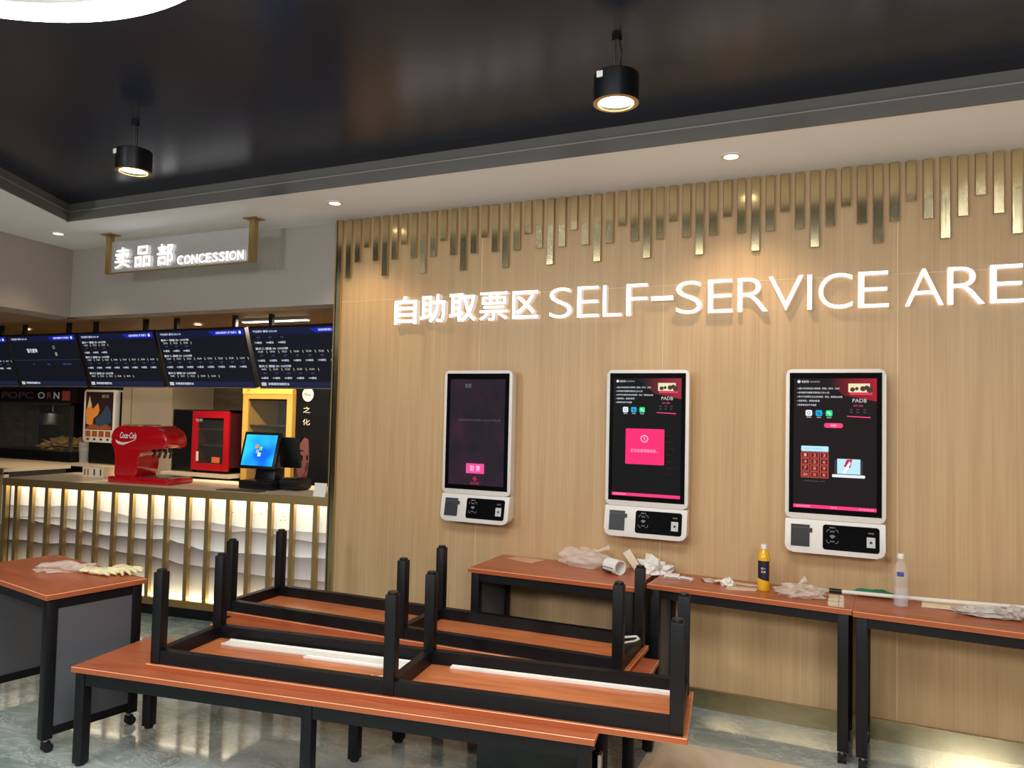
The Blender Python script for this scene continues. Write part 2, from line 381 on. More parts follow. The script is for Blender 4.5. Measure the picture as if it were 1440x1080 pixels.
GW, GT, GB = 0.451, 1.911, 1.159
def kiosk(cx, variant, label):
    k = thing('ticket_kiosk', label, 'ticket machine', (cx, 0, 0), 0, 'self-service ticket kiosks on the oak wall')
    x0, x1 = -0.245, 0.245
    b = MB(); b.prism(rrect(x0 + 0.012, x1 - 0.012, 0.965, 1.92, 0.03), -0.045, -0.003, M_PLASTW, 'y'); b.bb(x0 + 0.018, x1 - 0.018, -0.05, -0.045, 0.98, 1.91, M_SEAM)
    b.build('back_housing', k)
    b = MB(); b.prism(rrect(x0, x1, 1.128, 1.931, 0.03, 6), -0.10, -0.05, M_PLASTW, 'y', 0.005, 2); b.build('front_housing', k, 40)
    # lower unit, its face leaning out at the bottom
    b = MB(); pl = rrect(x0 + 0.002, x1 - 0.002, 0.952, 1.126, 0.04, 6, (0.04, 0.04, 0.004, 0.004))
    b.prism(pl, -0.098, -0.046, M_PLASTW, 'y', 0.004, 2)
    for v_ in b.bm.verts:
        if v_.co.y < -0.08: v_.co.y -= (1.126 - v_.co.z) * 0.17
    lo = b.build('reader_housing', k, 40)
    sl = lambda z: -0.098 - (1.126 - z) * 0.17
    def sp(x, z, off): return (x, sl(z) - off, z)
    def plate(b, x0, x1, z0, z1, off, m, r=0.0):
        pts = rrect(x0, x1, z0, z1, r, 4) if r else [(x0, z0), (x1, z0), (x1, z1), (x0, z1)]
        A = [b.bm.verts.new(sp(x, z, off)) for x, z in pts]; B = [b.bm.verts.new(sp(x, z, -0.004)) for x, z in pts]
        fs = [b.bm.faces.new(A)] + [b.bm.faces.new((A[i], A[i - 1], B[i - 1], B[i])) for i in range(len(pts))]
        b._tag(fs, m)
    b = MB(); plate(b, x0 + 0.032, x0 + 0.125, 0.985, 1.098, 0.004, M_BLACKP); plate(b, x0 + 0.125, x0 + 0.138, 1.06, 1.082, 0.006, M_BLACKP); plate(b, x0 + 0.034, x0 + 0.123, 1.0815, 1.083, 0.0046, M_SEAM)
    b.build('printer_door', lo)
    b = MB(); plate(b, x0 + 0.19, x1 - 0.03, 0.978, 1.106, 0.003, M_GLASSB, 0.014); rd = b.build('card_reader', lo)
    b = MB(); ink = E(190, 190, 190, 0.5)
    W4 = lambda x, z: sp(x, z, 0.0038)
    def tx(t, xa, xb, za, zb):
        xf = Matrix(((1, 0, 0, 0), (0, 1, 0.17, -0.098 - 0.0042 - 1.126 * 0.17), (0, 0, 1, 0), (0, 0, 0, 1)))
        b.text(t, xa, xb, za, zb, 0, ink, xf=xf, res=2)
    tx('银联卡', x0 + 0.222, x0 + 0.252, 1.088, 1.096); tx('NFC', x0 + 0.226, x0 + 0.248, 1.068, 1.076); tx('感应区', x0 + 0.226, x0 + 0.248, 1.018, 1.025); tx('扫码区', x1 - 0.083, x1 - 0.055, 1.073, 1.081)
    for (rr, ) in ((0.008,), (0.014,), (0.02,)):
        for i in range(6):
            a0, a1 = math.radians(45 + 15 * i), math.radians(60 + 15 * i)
            b.poly([W4(x0 + 0.237 + q * math.cos(t), 1.034 + q * math.sin(t)) for q, t in ((rr, a0), (rr, a1), (rr - 0.003, a1), (rr - 0.003, a0))], ink)
    for sx in (-1, 1):
        for sz in (-1, 1):
            cxk, czk = x0 + 0.237 + sx * 0.026, 1.047 + sz * 0.032
            b.poly([W4(cxk, czk), W4(cxk - sx * 0.012, czk + sz * 0.004), W4(cxk - sx * 0.012, czk + sz * 0.002), W4(cxk - sx * 0.001, czk - sz * 0.001)], ink)
            b.poly([W4(cxk, czk), W4(cxk + sx * 0.003, czk - sz * 0.012), W4(cxk + sx * 0.001, czk - sz * 0.012), W4(cxk - sx * 0.001, czk)], ink)
    b.build('reader_marking', lo)
    b = MB(); plate(b, x1 - 0.09, x1 - 0.05, 1.005, 1.057, 0.005, mat('scanner_grey', rgb(190, 192, 190), 0.4)); b.poly([sp(x1 - 0.07 + 0.007 * math.cos(t * PI / 6), 1.031 + 0.007 * math.sin(t * PI / 6), 0.0056) for t in range(12)], M_BLACKP)
    b.build('code_scanner', lo)
    # screen
    b = MB(); b.bb(-GW / 2, GW / 2, -0.1025, -0.097, GB, GT, M_GLASSB); sc = b.build('screen', k)
    b = MB(); Y = -0.1032
    X = lambda u: -GW / 2 + u * GW
    Z = lambda v_: GT - v_ * (GT - GB)
    def rect(u0, u1, v0, v1, m, y=Y, r=0.0):
        pts = rrect(X(u0), X(u1), Z(v1), Z(v0), r, 3) if r else [(X(u0), Z(v1)), (X(u1), Z(v1)), (X(u1), Z(v0)), (X(u0), Z(v0))]
        b.poly([(x, y, z) for x, z in pts], m)
    def txt(t, u0, u1, v0, v1, m, y=Y - 0.0008, bold=0.0): b.text(t, X(u0), X(u1), Z(v1), Z(v0), y, m, res=2, bold=bold)
    WH = E(225, 230, 235, 0.9)
    if variant == 0:
        # dim picture: soft patches of dark red and blue
        mm = mat('dim_screen_picture', (0.01, 0.01, 0.01, 1), 0.08)
        col = mixc(mm, noisy(mm, coords(mm, (5, 5, 4)), 1.3, rgb(22, 18, 26), rgb(66, 26, 44), 0.35, 0.7, 2), rgb(26, 30, 44), 0.4)
        t_, n_, l_, bs = nt(mm); l_.new(col, bs.inputs['Emission Color']); bs.inputs['Emission Strength'].default_value = 0.8
        rect(0.06, 0.94, 0.05, 0.96, mm)
        txt('取票', 0.30, 0.40, 0.09, 0.125, E(120, 140, 140, 0.6)); txt('扫描取票码或输入手机号取票', 0.2, 0.88, 0.392, 0.412, E(110, 84, 100, 0.6))
        rect(0.345, 0.635, 0.775, 0.86, E(224, 70, 140), Y - 0.0004, 0.004); txt('取 票', 0.41, 0.57, 0.795, 0.84, E(250, 214, 236, 1.0))
        disc(b, X(0.49), Z(0.905), 0.013, Y - 0.0006, E(196, 30, 66), 16, 0.009); disc(b, X(0.49), Z(0.905), 0.005, Y - 0.0006, E(196, 30, 66), 10)
        txt('自助取票', 0.42, 0.56, 0.932, 0.956, E(180, 40, 70, 0.9))
    else:
        bgc = E(8, 9, 12, 0.5) if variant == 1 else E(26, 17, 21, 0.6)
        rect(0.05, 0.945, 0.04, 0.965, bgc)
        # red corner glow
        mm = mat('screen_banner', (0.01, 0.01, 0.01, 1), 0.1); t_, n_, l_, bs = nt(mm)
        gr = n_.new('ShaderNodeTexGradient'); mp = n_.new('ShaderNodeMapping'); tc = n_.new('ShaderNodeTexCoord')
        mp.inputs['Location'].default_value = (0.08, 0, 0); mp.inputs['Scale'].default_value = (3.4, 1, 1)
        l_.new(tc.outputs['Object'], mp.inputs['Vector']); l_.new(mp.outputs['Vector'], gr.inputs['Vector'])
        rp = n_.new('ShaderNodeValToRGB'); rp.color_ramp.elements[0].color = rgb(14, 16, 20); rp.color_ramp.elements[1].color = rgb(190, 24, 50) if variant == 2 else rgb(176, 44, 66)
        l_.new(gr.outputs['Fac'], rp.inputs['Fac']); l_.new(rp.outputs['Color'], bs.inputs['Emission Color']); bs.inputs['Emission Strength'].default_value = 0.8
        b.poly([(X(0.36), Y - 0.0002, Z(0.04)), (X(0.945), Y - 0.0002, Z(0.04)), (X(0.945), Y - 0.0002, Z(0.2)), (X(0.6), Y - 0.0002, Z(0.16))], mm)
        disc(b, X(0.105), Z(0.063), 0.008, Y - 0.0006, WH, 14)
        txt('电影院', 0.135, 0.215, 0.055, 0.072, WH); txt('自助取票系统', 0.228, 0.335, 0.058, 0.070, E(170, 180, 190, 0.8))
        rows = ['请输入验证码或扫描二维码取票，取票码，手机号，订单号', '如有疑问请联系影院工作人员', '部分平台购票无法在此机取票，例如，请到前台办理', '请取票后，保管好影票', '取票成功后不可退换']
        for i, (t, u1) in enumerate(zip(rows, (0.55, 0.44, 0.58, 0.335, 0.30))):
            txt(t, 0.10, u1, 0.105 + 0.0295 * i, 0.119 + 0.0295 * i, WH)
            disc(b, X(0.088), Z(0.113 + 0.0295 * i), 0.0018, Y - 0.0006, WH, 8)
        for i, m_ in enumerate((E(214, 218, 222), E(20, 150, 200), E(28, 200, 120))):
            uc = 0.217 + 0.111 * i
            rect(uc - 0.036, uc + 0.036, 0.266, 0.308, m_, Y - 0.0004, 0.006)
            if i == 0: disc(b, X(uc), Z(0.287), 0.009, Y - 0.0006, E(120, 124, 130), 12, 0.006)
            if i == 1: b.poly([(X(uc - 0.02), Y - 0.0006, Z(0.277)), (X(uc + 0.005), Y - 0.0006, Z(0.283)), (X(uc + 0.022), Y - 0.0006, Z(0.3)), (X(uc - 0.004), Y - 0.0006, Z(0.296))], E(8, 90, 150))
            if i == 2: disc(b, X(uc - 0.008), Z(0.283), 0.007, Y - 0.0006, E(160, 240, 200), 12); disc(b, X(uc + 0.012), Z(0.293), 0.005, Y - 0.0007, E(160, 240, 200), 12)
            txt(('取票码', '手机号', '验证码')[i], uc - 0.025, uc + 0.025, 0.313, 0.322, WH)
            if i < 2: disc(b, X(uc + 0.055), Z(0.287), 0.002, Y - 0.0006, E(30, 140, 190), 8)
        # film thumbnail on the right
        rect(0.645, 0.872, 0.076, 0.137, E(226, 214, 176, 0.9), Y - 0.0005)
        for (u, v_, r) in ((0.69, 0.118, 0.012), (0.735, 0.112, 0.009), (0.80, 0.112, 0.014), (0.84, 0.104, 0.012), (0.87, 0.12, 0.016)): disc(b, X(u), Z(v_), r, Y - 0.0007, E(70, 56, 44, 0.8), 9)
        rect(0.66, 0.9, 0.137, 0.155, E(226, 60, 96, 0.8), Y - 0.0004); txt('PADB', 0.69, 0.84, 0.182, 0.208, E(206, 210, 206, 0.8)); txt('动作 喜剧', 0.70, 0.80, 0.225, 0.238, E(220, 60, 130))
        for i in range(3):
            for j in range(2): txt('15', 0.665 + 0.07 * i, 0.69 + 0.07 * i, 0.254 + 0.02 * j, 0.262 + 0.02 * j, E(130, 130, 120, 0.8))
        b.poly([(X(0.63), Y - 0.0004, Z(0.303)), (X(0.88), Y - 0.0004, Z(0.308)), (X(0.88), Y - 0.0004, Z(0.316)), (X(0.63), Y - 0.0004, Z(0.309))], E(224, 60, 110))
        rect(0.05, 0.945, 0.938, 0.962, E(232, 52, 112), Y - 0.0004); txt('欢迎使用自助取票机', 0.07, 0.24, 0.944, 0.956, E(250, 170, 200), Y - 0.001)
        if variant == 1:
            rect(0.225, 0.735, 0.435, 0.712, E(246, 40, 104), Y - 0.0005, 0.006)
            disc(b, X(0.475), Z(0.512), 0.022, Y - 0.0008, E(255, 200, 220), 24, 0.018); rect(0.47, 0.48, 0.498, 0.517, E(255, 200, 220), Y - 0.0008); disc(b, X(0.475), Z(0.524), 0.0024, Y - 0.0008, E(255, 200, 220), 8)
            txt('正在检查网络状态...', 0.295, 0.655, 0.592, 0.618, E(255, 176, 204), Y - 0.001)
            for i in range(7): rect(0.76, 0.83 + 0.02 * (i % 3), 0.48 + 0.05 * i, 0.482 + 0.05 * i, E(56, 58, 60, 0.7), Y - 0.0004)
        else:
            rect(0.385, 0.59, 0.356, 0.39, E(226, 60, 116), Y - 0.0005, 0.012); txt('刷新', 0.455, 0.52, 0.364, 0.382, E(250, 190, 214), Y - 0.001)
            rect(0.135, 0.435, 0.522, 0.56, E(170, 214, 232), Y - 0.0005, 0.004); txt('请输入取票码', 0.17, 0.36, 0.534, 0.548, E(120, 170, 190), Y - 0.001)
            keys = '123456789'
            labs = list(keys) + ['清除', '0', '删']
            for i, t in enumerate(labs):
                u, v_ = 0.18 + 0.104 * (i % 3), 0.586 + 0.0465 * (i // 3)
                for r_ in ((u - 0.046, u + 0.046, v_ - 0.021, v_ - 0.018), (u - 0.046, u + 0.046, v_ + 0.018, v_ + 0.021), (u - 0.046, u - 0.04, v_ - 0.021, v_ + 0.021), (u + 0.04, u + 0.046, v_ - 0.021, v_ + 0.021)): rect(*r_, E(216, 96, 76, 0.9), Y - 0.0006)
                rect(u - 0.04, u + 0.04, v_ - 0.018, v_ + 0.018, E(110, 24, 36, 0.8), Y - 0.0005)
                txt(t, u - (0.014 if len(t) == 1 else 0.028), u + (0.014 if len(t) == 1 else 0.028), v_ - 0.011, v_ + 0.011, E(240, 140, 120), Y - 0.001)
            txt('请使用键盘输入号码', 0.16, 0.40, 0.765, 0.775, E(110, 90, 84, 0.7))
            rect(0.50, 0.80, 0.612, 0.715, E(60, 58, 62, 0.8), Y - 0.0005, 0.004); rect(0.53, 0.775, 0.605, 0.71, E(176, 216, 228, 0.95), Y - 0.0007)
            rect(0.475, 0.825, 0.715, 0.735, E(216, 222, 226, 0.95), Y - 0.0008, 0.004)
            b.poly([(X(0.60), Y - 0.001, Z(0.66)), (X(0.63), Y - 0.001, Z(0.61)), (X(0.69), Y - 0.001, Z(0.605)), (X(0.67), Y - 0.001, Z(0.665))], E(176, 20, 60))
            b.poly([(X(0.585), Y - 0.0012, Z(0.7)), (X(0.66), Y - 0.0012, Z(0.62)), (X(0.675), Y - 0.0012, Z(0.635)), (X(0.61), Y - 0.0012, Z(0.71))], E(236, 236, 230))
            txt('版本', 0.46, 0.53, 0.945, 0.955, E(250, 170, 200), Y - 0.001); txt('服务热线', 0.76, 0.92, 0.945, 0.955, E(250, 170, 200), Y - 0.001)
    b.build('screen_picture', sc)
    return k
kiosk(-2.195, 0, 'white wall kiosk with a dim dark screen and small pink button, nearest the concession counter')
kiosk(-1.080, 1, 'white wall kiosk whose screen shows a large square pink message box')
kiosk(-0.068, 2, 'white wall kiosk whose screen shows a number keypad and laptop picture')

# ================================================================== SUSPENDED LIGHTS
def pendant(x, y, zb, label):
    p = thing('pendant_lamp', label, 'ceiling lamp', (x, y, 0), 0, 'black drum pendants')
    h = 0.115; r = 0.09
    b = MB(); b.lathe([(0, h), (r - 0.004, h), (r, h - 0.004), (r, 0.002), (r - 0.002, 0), (r - 0.018, 0), (r - 0.02, 0.012)], M_BLACKP, 40); sh = b.build('shade', p, 40, (0, 0, zb))
    b = MB(); b.lathe([(r - 0.019, 0.012), (r - 0.03, 0.02), (0, 0.022)], M_WARMLIT, 32, mats=[M_WARMLIT, M_WARMLIT]); b.build('lens', p, True, (0, 0, zb))
    b = MB(); b.lathe([(r + 0.0006, 0.0), (r - 0.018, -0.0015), (r - 0.018, 0.001)], M_BRASSD, 40); b.build('rim', p, True, (0, 0, zb))
    b = MB(); b.bb(-0.055, -0.02, -r * 0.94, -r * 0.90, h - 0.035, h - 0.01, M_PAPER); b.build('sticker', sh)
    b = MB(); zt = H + 0.131
    b.tube([(-0.006, 0, zb + h), (-0.006, 0, zt)], 0.003, M_STEEL, 6); b.build('hanging_wire', p)
    b = MB(); b.tube([(0.012, 0, zb + h), (0.016, 0.004, zb + h + (zt - zb - h) * 0.3), (0.02, 0, zb + h + (zt - zb - h) * 0.6), (0.006, 0, zt - 0.003)], 0.0032, M_RUBBER, 6); b.build('power_cord', p)
    b = MB(); b.cyl((0, 0, zt - 0.02), (0, 0, zt), 0.02, M_BLACKP, 20); b.build('canopy', p, 40)
    spot('pendant_glow', (x, y, zb - 0.02), 20, (1, 0.74, 0.42), 72, 0.8, 0.05)
pendant(-0.852, -1.59, 2.90, 'black drum pendant lamp above the self-service kiosks')
pendant(-3.504, -1.66, 2.905, 'black drum pendant lamp left of the oak wall, in front of the concession sign')
rl = thing('ring_lamp', 'large white glowing ring lamp under the black ceiling', 'ceiling lamp', (-2.32, -3.51, 0))
b = MB(); b.lathe([(0.975, 0.0), (0.98, 0.006), (0.98, 0.055), (0.855, 0.055), (0.855, 0.006), (0.86, 0.0)], M_PLASTW, 96, (0, 0, 3.1)); b.build('housing', rl, 40)
b = MB(); b.lathe([(0.974, 0.0), (0.97, -0.012), (0.865, -0.012), (0.861, 0.0)], M_RINGLIT, 96, (0, 0, 3.1)); b.build('diffuser', rl, 40)
for a in range(3):
    t = a * 2 * PI / 3 + 0.3; MB().cyl((0.915 * math.cos(t), 0.915 * math.sin(t), 3.15), (0.915 * math.cos(t), 0.915 * math.sin(t), H + 0.131), 0.004, M_STEEL, 8).build('mounting_rod', rl)
def downlight(x, y, z, label, e, ang=60, col=(1, 0.76, 0.5), tilt=0.0):
    t = thing('downlight', label, 'ceiling lamp', (x, y, z), 0, 'recessed downlights')
    MB().lathe([(0.055, 0.0), (0.053, -0.006), (0.038, -0.008), (0.034, 0.0)], M_PLASTW, 32).build('trim_ring', t, 40)
    MB().lathe([(0.034, -0.003), (0.0, -0.004)], M_SPOTLIT, 24).build('lens', t)
    spot('downlight_beam', (x, y, z - 0.02), e, col, ang, 0.7, 0.03, (tilt, 0, 0))
downlight(-0.571, -0.417, H, 'recessed downlight in the white soffit above the oak wall', 21, 110)
downlight(-3.141, -0.414, H, 'recessed downlight in the soffit at the left end of the oak wall', 21, 110)
downlight(-5.868, -0.462, H, 'recessed downlight in the soffit left of the concession sign', 10, 100)
downlight(1.95, -0.417, H, 'recessed downlight in the soffit right of the picture', 21, 110)

# ================================================================== CONCESSION SIGN
cs = thing('hanging_sign', 'hanging CONCESSION sign with lit letters on brass posts', 'sign', (0, -0.28, 0))
for x in (-5.49, -3.97): 
    b = MB(); b.bb(x - 0.025, x + 0.025, -0.02, 0.02, 2.715, H, M_BRASSD); p = b.build('post', cs)
    MB().bb(x - 0.06, x + 0.06, -0.05, 0.05, H - 0.008, H, M_BRASSD).build('ceiling_plate', p)
MB().bb(-5.465, -3.995, -0.008, 0.008, 2.715, 2.725, M_BRASSD).build('bottom_rail', cs)
MB().bb(-5.465, -3.995, -0.003, 0.003, 2.725, 2.975, M_FROST).build('acrylic_panel', cs)
for ch, x0, x1, z0, z1 in (('卖', -5.392, -5.223, 2.748, 2.916), ('品', -5.164, -4.992, 2.746, 2.914), ('部', -4.919, -4.745, 2.744, 2.914)):
    MB().text(ch, x0, x1, z0, z1, -0.006, M_SIGNLIT, side=M_SIGNSIDE, depth=0.02, bold=0.009, res=4).build('character', cs)
xs = -4.70
for ch, wd in zip('CONCESSION', (68, 72, 68, 68, 62, 62, 62, 26, 72, 66)):
    wd *= 0.000895
    MB().text(ch, xs, xs + wd, 2.738, 2.808, -0.006, M_SIGNLIT, side=M_SIGNSIDE, depth=0.02, bold=0.012, res=3).build('letter', cs)
    xs += wd + 0.0118

# ================================================================== COUNTER
TH = math.radians(7)
ct = thing('concession_counter', 'long concession counter with brass strips over a backlit mountain relief front', 'counter', (-3.435, 0, 0), TH + PI)
# local x runs to the left along the front, local y points away from the customer side when negative: front at y = 0, body at y < 0
CL = 3.12
b = MB(); b.bb(0, CL, -0.72, 0.0, 0.975, 1.015, M_STONE, 0.002, 1); b.build('countertop', ct)
b = MB(); b.bb(0, CL + 0.01, 0.0, 0.012, 0.955, 1.0155, M_BRASSD); b.bb(CL, CL + 0.012, -0.72, 0.0, 0.955, 1.0155, M_BRASSD); b.build('edge_trim', ct)
b = MB(); b.bb(0.02, CL - 0.02, -0.66, -0.15, 0.0, 0.975, mat('counter_body', rgb(60, 54, 48), 0.6)); b.build('cabinet_body', ct)
b = MB(); b.bb(0.0, CL, -0.1, 0.0, 0.105, 0.16, M_BRASSD); b.build('base_trim', ct)
b = MB(); b.bb(0.01, CL - 0.01, -0.14, -0.09, 0, 0.105, M_BLACKP); b.build('toe_kick', ct)
b = MB(); b.bb(0.02, CL - 0.02, -0.03, -0.015, 0.962, 0.972, M_LED); b.build('top_light_strip', ct)
b = MB(); b.bb(0.02, CL - 0.02, -0.05, -0.035, 0.161, 0.166, M_LED); b.build('bottom_light_strip', ct)
R1 = [(0, .752), (.107, .751), (.356, .75), (.548, .748), (.738, .746), (.925, .755), (1.124, .77), (1.305, .764), (1.489, .761), (1.684, .752), (1.841, .765), (2.022, .782), (2.206, .795), (2.372, .814), (2.569, .803), (2.738, .787), (2.919, .789), (3.134, .782)]
R2 = [(0, .68), (.105, .678), (.353, .687), (.547, .716), (.743, .718), (.923, .695), (1.114, .705), (1.336, .706), (1.514, .712), (1.682, .712), (1.838, .708), (2.018, .708), (2.201, .708), (2.41, .7), (2.578, .707), (2.889, .694), (3.134, .685)]
R3 = [(0, .568), (.1, .564), (.348, .555), (.54, .551), (.736, .552), (.916, .543), (1.107, .546), (1.33, .584), (1.482, .607), (1.676, .593), (1.846, .599), (2.048, .596), (2.195, .603), (2.398, .625), (2.574, .643), (2.745, .655), (2.912, .671), (3.134, .672)]
R4 = [(0, .399), (.094, .398), (.342, .397), (.533, .391), (.806, .406), (.911, .424), (1.101, .42), (1.322, .424), (1.474, .448), (1.648, .466), (1.825, .469), (2.005, .478), (2.189, .499), (2.399, .507), (2.758, .482), (2.9, .495), (3.134, .489)]
import bisect
def ridge_z(ridge, x):
    j = max(1, min(len(ridge) - 1, bisect.bisect([p[0] for p in ridge], x))); (a0, z0), (a1, z1) = ridge[j - 1], ridge[j]
    t = (x - a0) / (a1 - a0); t = t * t * (3 - 2 * t)
    return z0 + (z1 - z0) * t + 0.004 * noise.noise((x * 6, ridge[0][1] * 90, 0))
# printed ink-wash mountains: each ridge dark at its crest and paler downwards, as in the artwork
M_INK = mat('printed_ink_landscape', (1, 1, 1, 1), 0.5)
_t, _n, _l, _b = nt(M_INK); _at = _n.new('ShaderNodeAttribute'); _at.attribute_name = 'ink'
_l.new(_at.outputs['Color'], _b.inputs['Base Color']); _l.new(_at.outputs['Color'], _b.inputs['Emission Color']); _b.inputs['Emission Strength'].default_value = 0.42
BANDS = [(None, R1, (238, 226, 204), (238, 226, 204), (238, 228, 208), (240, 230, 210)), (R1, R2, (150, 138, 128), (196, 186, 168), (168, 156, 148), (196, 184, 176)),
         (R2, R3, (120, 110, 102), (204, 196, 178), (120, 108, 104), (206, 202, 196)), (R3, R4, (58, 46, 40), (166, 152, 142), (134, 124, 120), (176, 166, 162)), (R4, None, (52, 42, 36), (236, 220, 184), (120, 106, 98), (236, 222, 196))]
b = MB(); cl = b.bm.loops.layers.float_color.new('ink'); NS = 156
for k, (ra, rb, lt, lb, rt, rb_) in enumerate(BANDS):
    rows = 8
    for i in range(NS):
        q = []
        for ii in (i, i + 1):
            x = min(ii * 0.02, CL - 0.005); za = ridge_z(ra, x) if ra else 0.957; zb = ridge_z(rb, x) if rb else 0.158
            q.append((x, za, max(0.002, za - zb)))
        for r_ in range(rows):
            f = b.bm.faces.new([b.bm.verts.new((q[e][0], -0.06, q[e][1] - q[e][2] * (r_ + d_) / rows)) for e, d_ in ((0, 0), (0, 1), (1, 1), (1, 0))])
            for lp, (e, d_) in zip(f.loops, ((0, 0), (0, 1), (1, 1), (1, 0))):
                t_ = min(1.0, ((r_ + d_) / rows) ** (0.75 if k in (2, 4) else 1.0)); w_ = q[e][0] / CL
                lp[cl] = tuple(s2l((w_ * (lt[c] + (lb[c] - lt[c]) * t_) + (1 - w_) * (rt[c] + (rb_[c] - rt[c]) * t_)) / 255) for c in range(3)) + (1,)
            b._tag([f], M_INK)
b.bb(0, CL - 0.005, -0.085, -0.0605, 0.158, 0.957, M_RELIEF)
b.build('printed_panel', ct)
b = MB()
for (x, z, q) in ((1.10, 0.85, 1), (1.0, 0.862, 1), (0.93, 0.825, .7), (0.86, 0.85, 1), (0.70, 0.805, 1), (0.665, 0.84, .8), (0.61, 0.855, 1), (0.565, 0.885, 1), (0.42, 0.87, 1), (0.41, 0.845, 1), (0.435, 0.815, 1.2), (0.40, 0.82, 1)):
    b.poly([(x + 0.014 * q, -0.0592, z + 0.006 * q), (x, -0.0592, z), (x - 0.013 * q, -0.0592, z + 0.007 * q), (x - 0.002, -0.0592, z + 0.004 * q)], M_PRINT)
b.build('printed_birds', ct)
for s in (3.105, 2.977, 2.813, 2.643, 2.468, 2.297, 2.128, 1.947, 1.77, 1.589, 1.428, 1.227, 1.046, 0.858, 0.675, 0.488, 0.299, 0.103):
    b = MB(); b.bb(s - 0.018, s + 0.018, -0.025, 0.008, 0.16, 0.956, M_BRASSD); b.build('mullion', ct)
b = MB(); b.bb(CL - 0.006, CL + 0.006, -0.66, -0.025, 0.1, 0.956, mat('counter_side', rgb(70, 60, 44), 0.4)); b.build('side_panel', ct)
def counter_led(ly, z, e, flip):
    area('counter_led', (-3.435 - 1.56 * math.cos(TH) + ly * math.sin(TH), -1.56 * math.sin(TH) - ly * math.cos(TH), z), 3.0, e, (1, 0.9, 0.7), 0.02, (PI if flip else 0, 0, TH))
counter_led(-0.016, 0.95, 1.2, False)
counter_led(-0.03, 0.172, 0.9, True)
# second counter across the staff gap
c2 = thing('side_counter', 'second counter across the staff gap at the left edge of the picture', 'counter', (-7.62, 0.28, 0), 0)
MB().bb(-1.6, 0, 0.0, 0.7, 0.965, 1.0, M_STONE).build('countertop', c2)
MB().bb(-1.6, 0, -0.012, 0.0, 0.94, 1.0, M_BRASSD).build('edge_trim', c2)
MB().bb(-1.58, -0.02, 0.06, 0.66, 0.0, 0.965, mat('counter_body', rgb(60, 54, 48), 0.6)).build('cabinet_body', c2)
b = MB(); b.bb(-1.58, -0.01, 0.03, 0.058, 0.16, 0.45, M_RELIEF); b.bb(-1.58, -0.01, 0.012, 0.058, 0.45, 0.94, M_RELIEF); b.build('relief_layer', c2)
for i in range(5): MB().bb(-0.05 - 0.19 * i - 0.018, -0.05 - 0.19 * i + 0.018, -0.01, 0.02, 0.1, 0.94, M_BRASSD).build('mullion', c2)
area('counter_led', (-8.4, 0.29, 0.12), 1.4, 1.2, (1, 0.86, 0.62), 0.03, (PI, 0, 0))

# ---- things on the counter
def profile_mesh(name, parent, pts, y0, y1, m, bev): 
    b = MB(); b.prism(pts, y0, y1, m, 'y', bev, 3); return b.build(name, parent, 50)
sd = thing('soda_dispenser', 'glossy red soda dispenser with white script lettering on the counter', 'drink dispenser', (-5.62, 0.02, 1.0155), TH)
def sp_(cx, cy): return ((cx - 305) / 7.2 * 0.0079, (1000 - cy) / 7.2 * 0.0059)
body = [sp_(*p) for p in ((335, 985), (345, 860), (345, 740), (330, 660), (298, 590), (300, 535), (322, 470), (370, 434), (420, 424), (590, 432), (640, 420), (700, 426), (765, 466), (818, 530), (816, 645), (700, 655), (620, 668), (570, 690), (552, 730), (552, 985))]
for _ in range(2):
    body = [p for i in range(len(body)) for a, c in ((body[i], body[(i + 1) % len(body)]),) for p in ((a[0] * .75 + c[0] * .25, a[1] * .75 + c[1] * .25), (a[0] * .25 + c[0] * .75, a[1] * .25 + c[1] * .75))]
profile_mesh('body', sd, body, -0.12, 0.12, M_RED, 0.018)
b = MB(); b.bb(0.0, 0.61, -0.15, 0.15, 0.0, 0.05, M_RED, 0.012, 3); bs_ = b.build('base', sd, 50)
b = MB(); b.bb(0.29, 0.6, -0.12, 0.12, 0.048, 0.056, M_STEEL); b.build('drip_grille', bs_)
b = MB(); mmg = mat('dispenser_top_picture', rgb(120, 150, 90), 0.3); setc(mmg, noisy(mmg, coords(mmg, (1, 1, 1)), 22, rgb(70, 110, 60), rgb(190, 160, 110)))
b.bb(0.1, 0.3, -0.105, 0.105, 0.462, 0.48, mmg, 0.004, 1); b.build('top_panel', sd)
b = MB(); b.text('Coca‑Cola', 0.085, 0.255, 0.365, 0.415, -0.1206, M_PAPER, bold=0.02, shear=0.35, res=4)
rib = [(0.04, 0.352), (0.075, 0.338), (0.12, 0.33), (0.18, 0.338), (0.25, 0.362)]; rib2 = [(0.25, 0.357), (0.18, 0.33), (0.12, 0.31), (0.075, 0.315), (0.05, 0.33)]
b.poly([(x, -0.1206, z) for x, z in rib + rib2], M_PAPER); b.build('lettering', sd)
for i in range(4):
    x = 0.33 + 0.055 * i
    b = MB(); b.cyl((x, 0.0, 0.255), (x, 0.0, 0.30), 0.018, M_BLACKP, 12); b.box((x + 0.006, -0.0, 0.235), (0.012, 0.02, 0.06), M_BLACKP, Matrix.Rotation(0.3, 3, 'Y')); b.build('tap', sd)

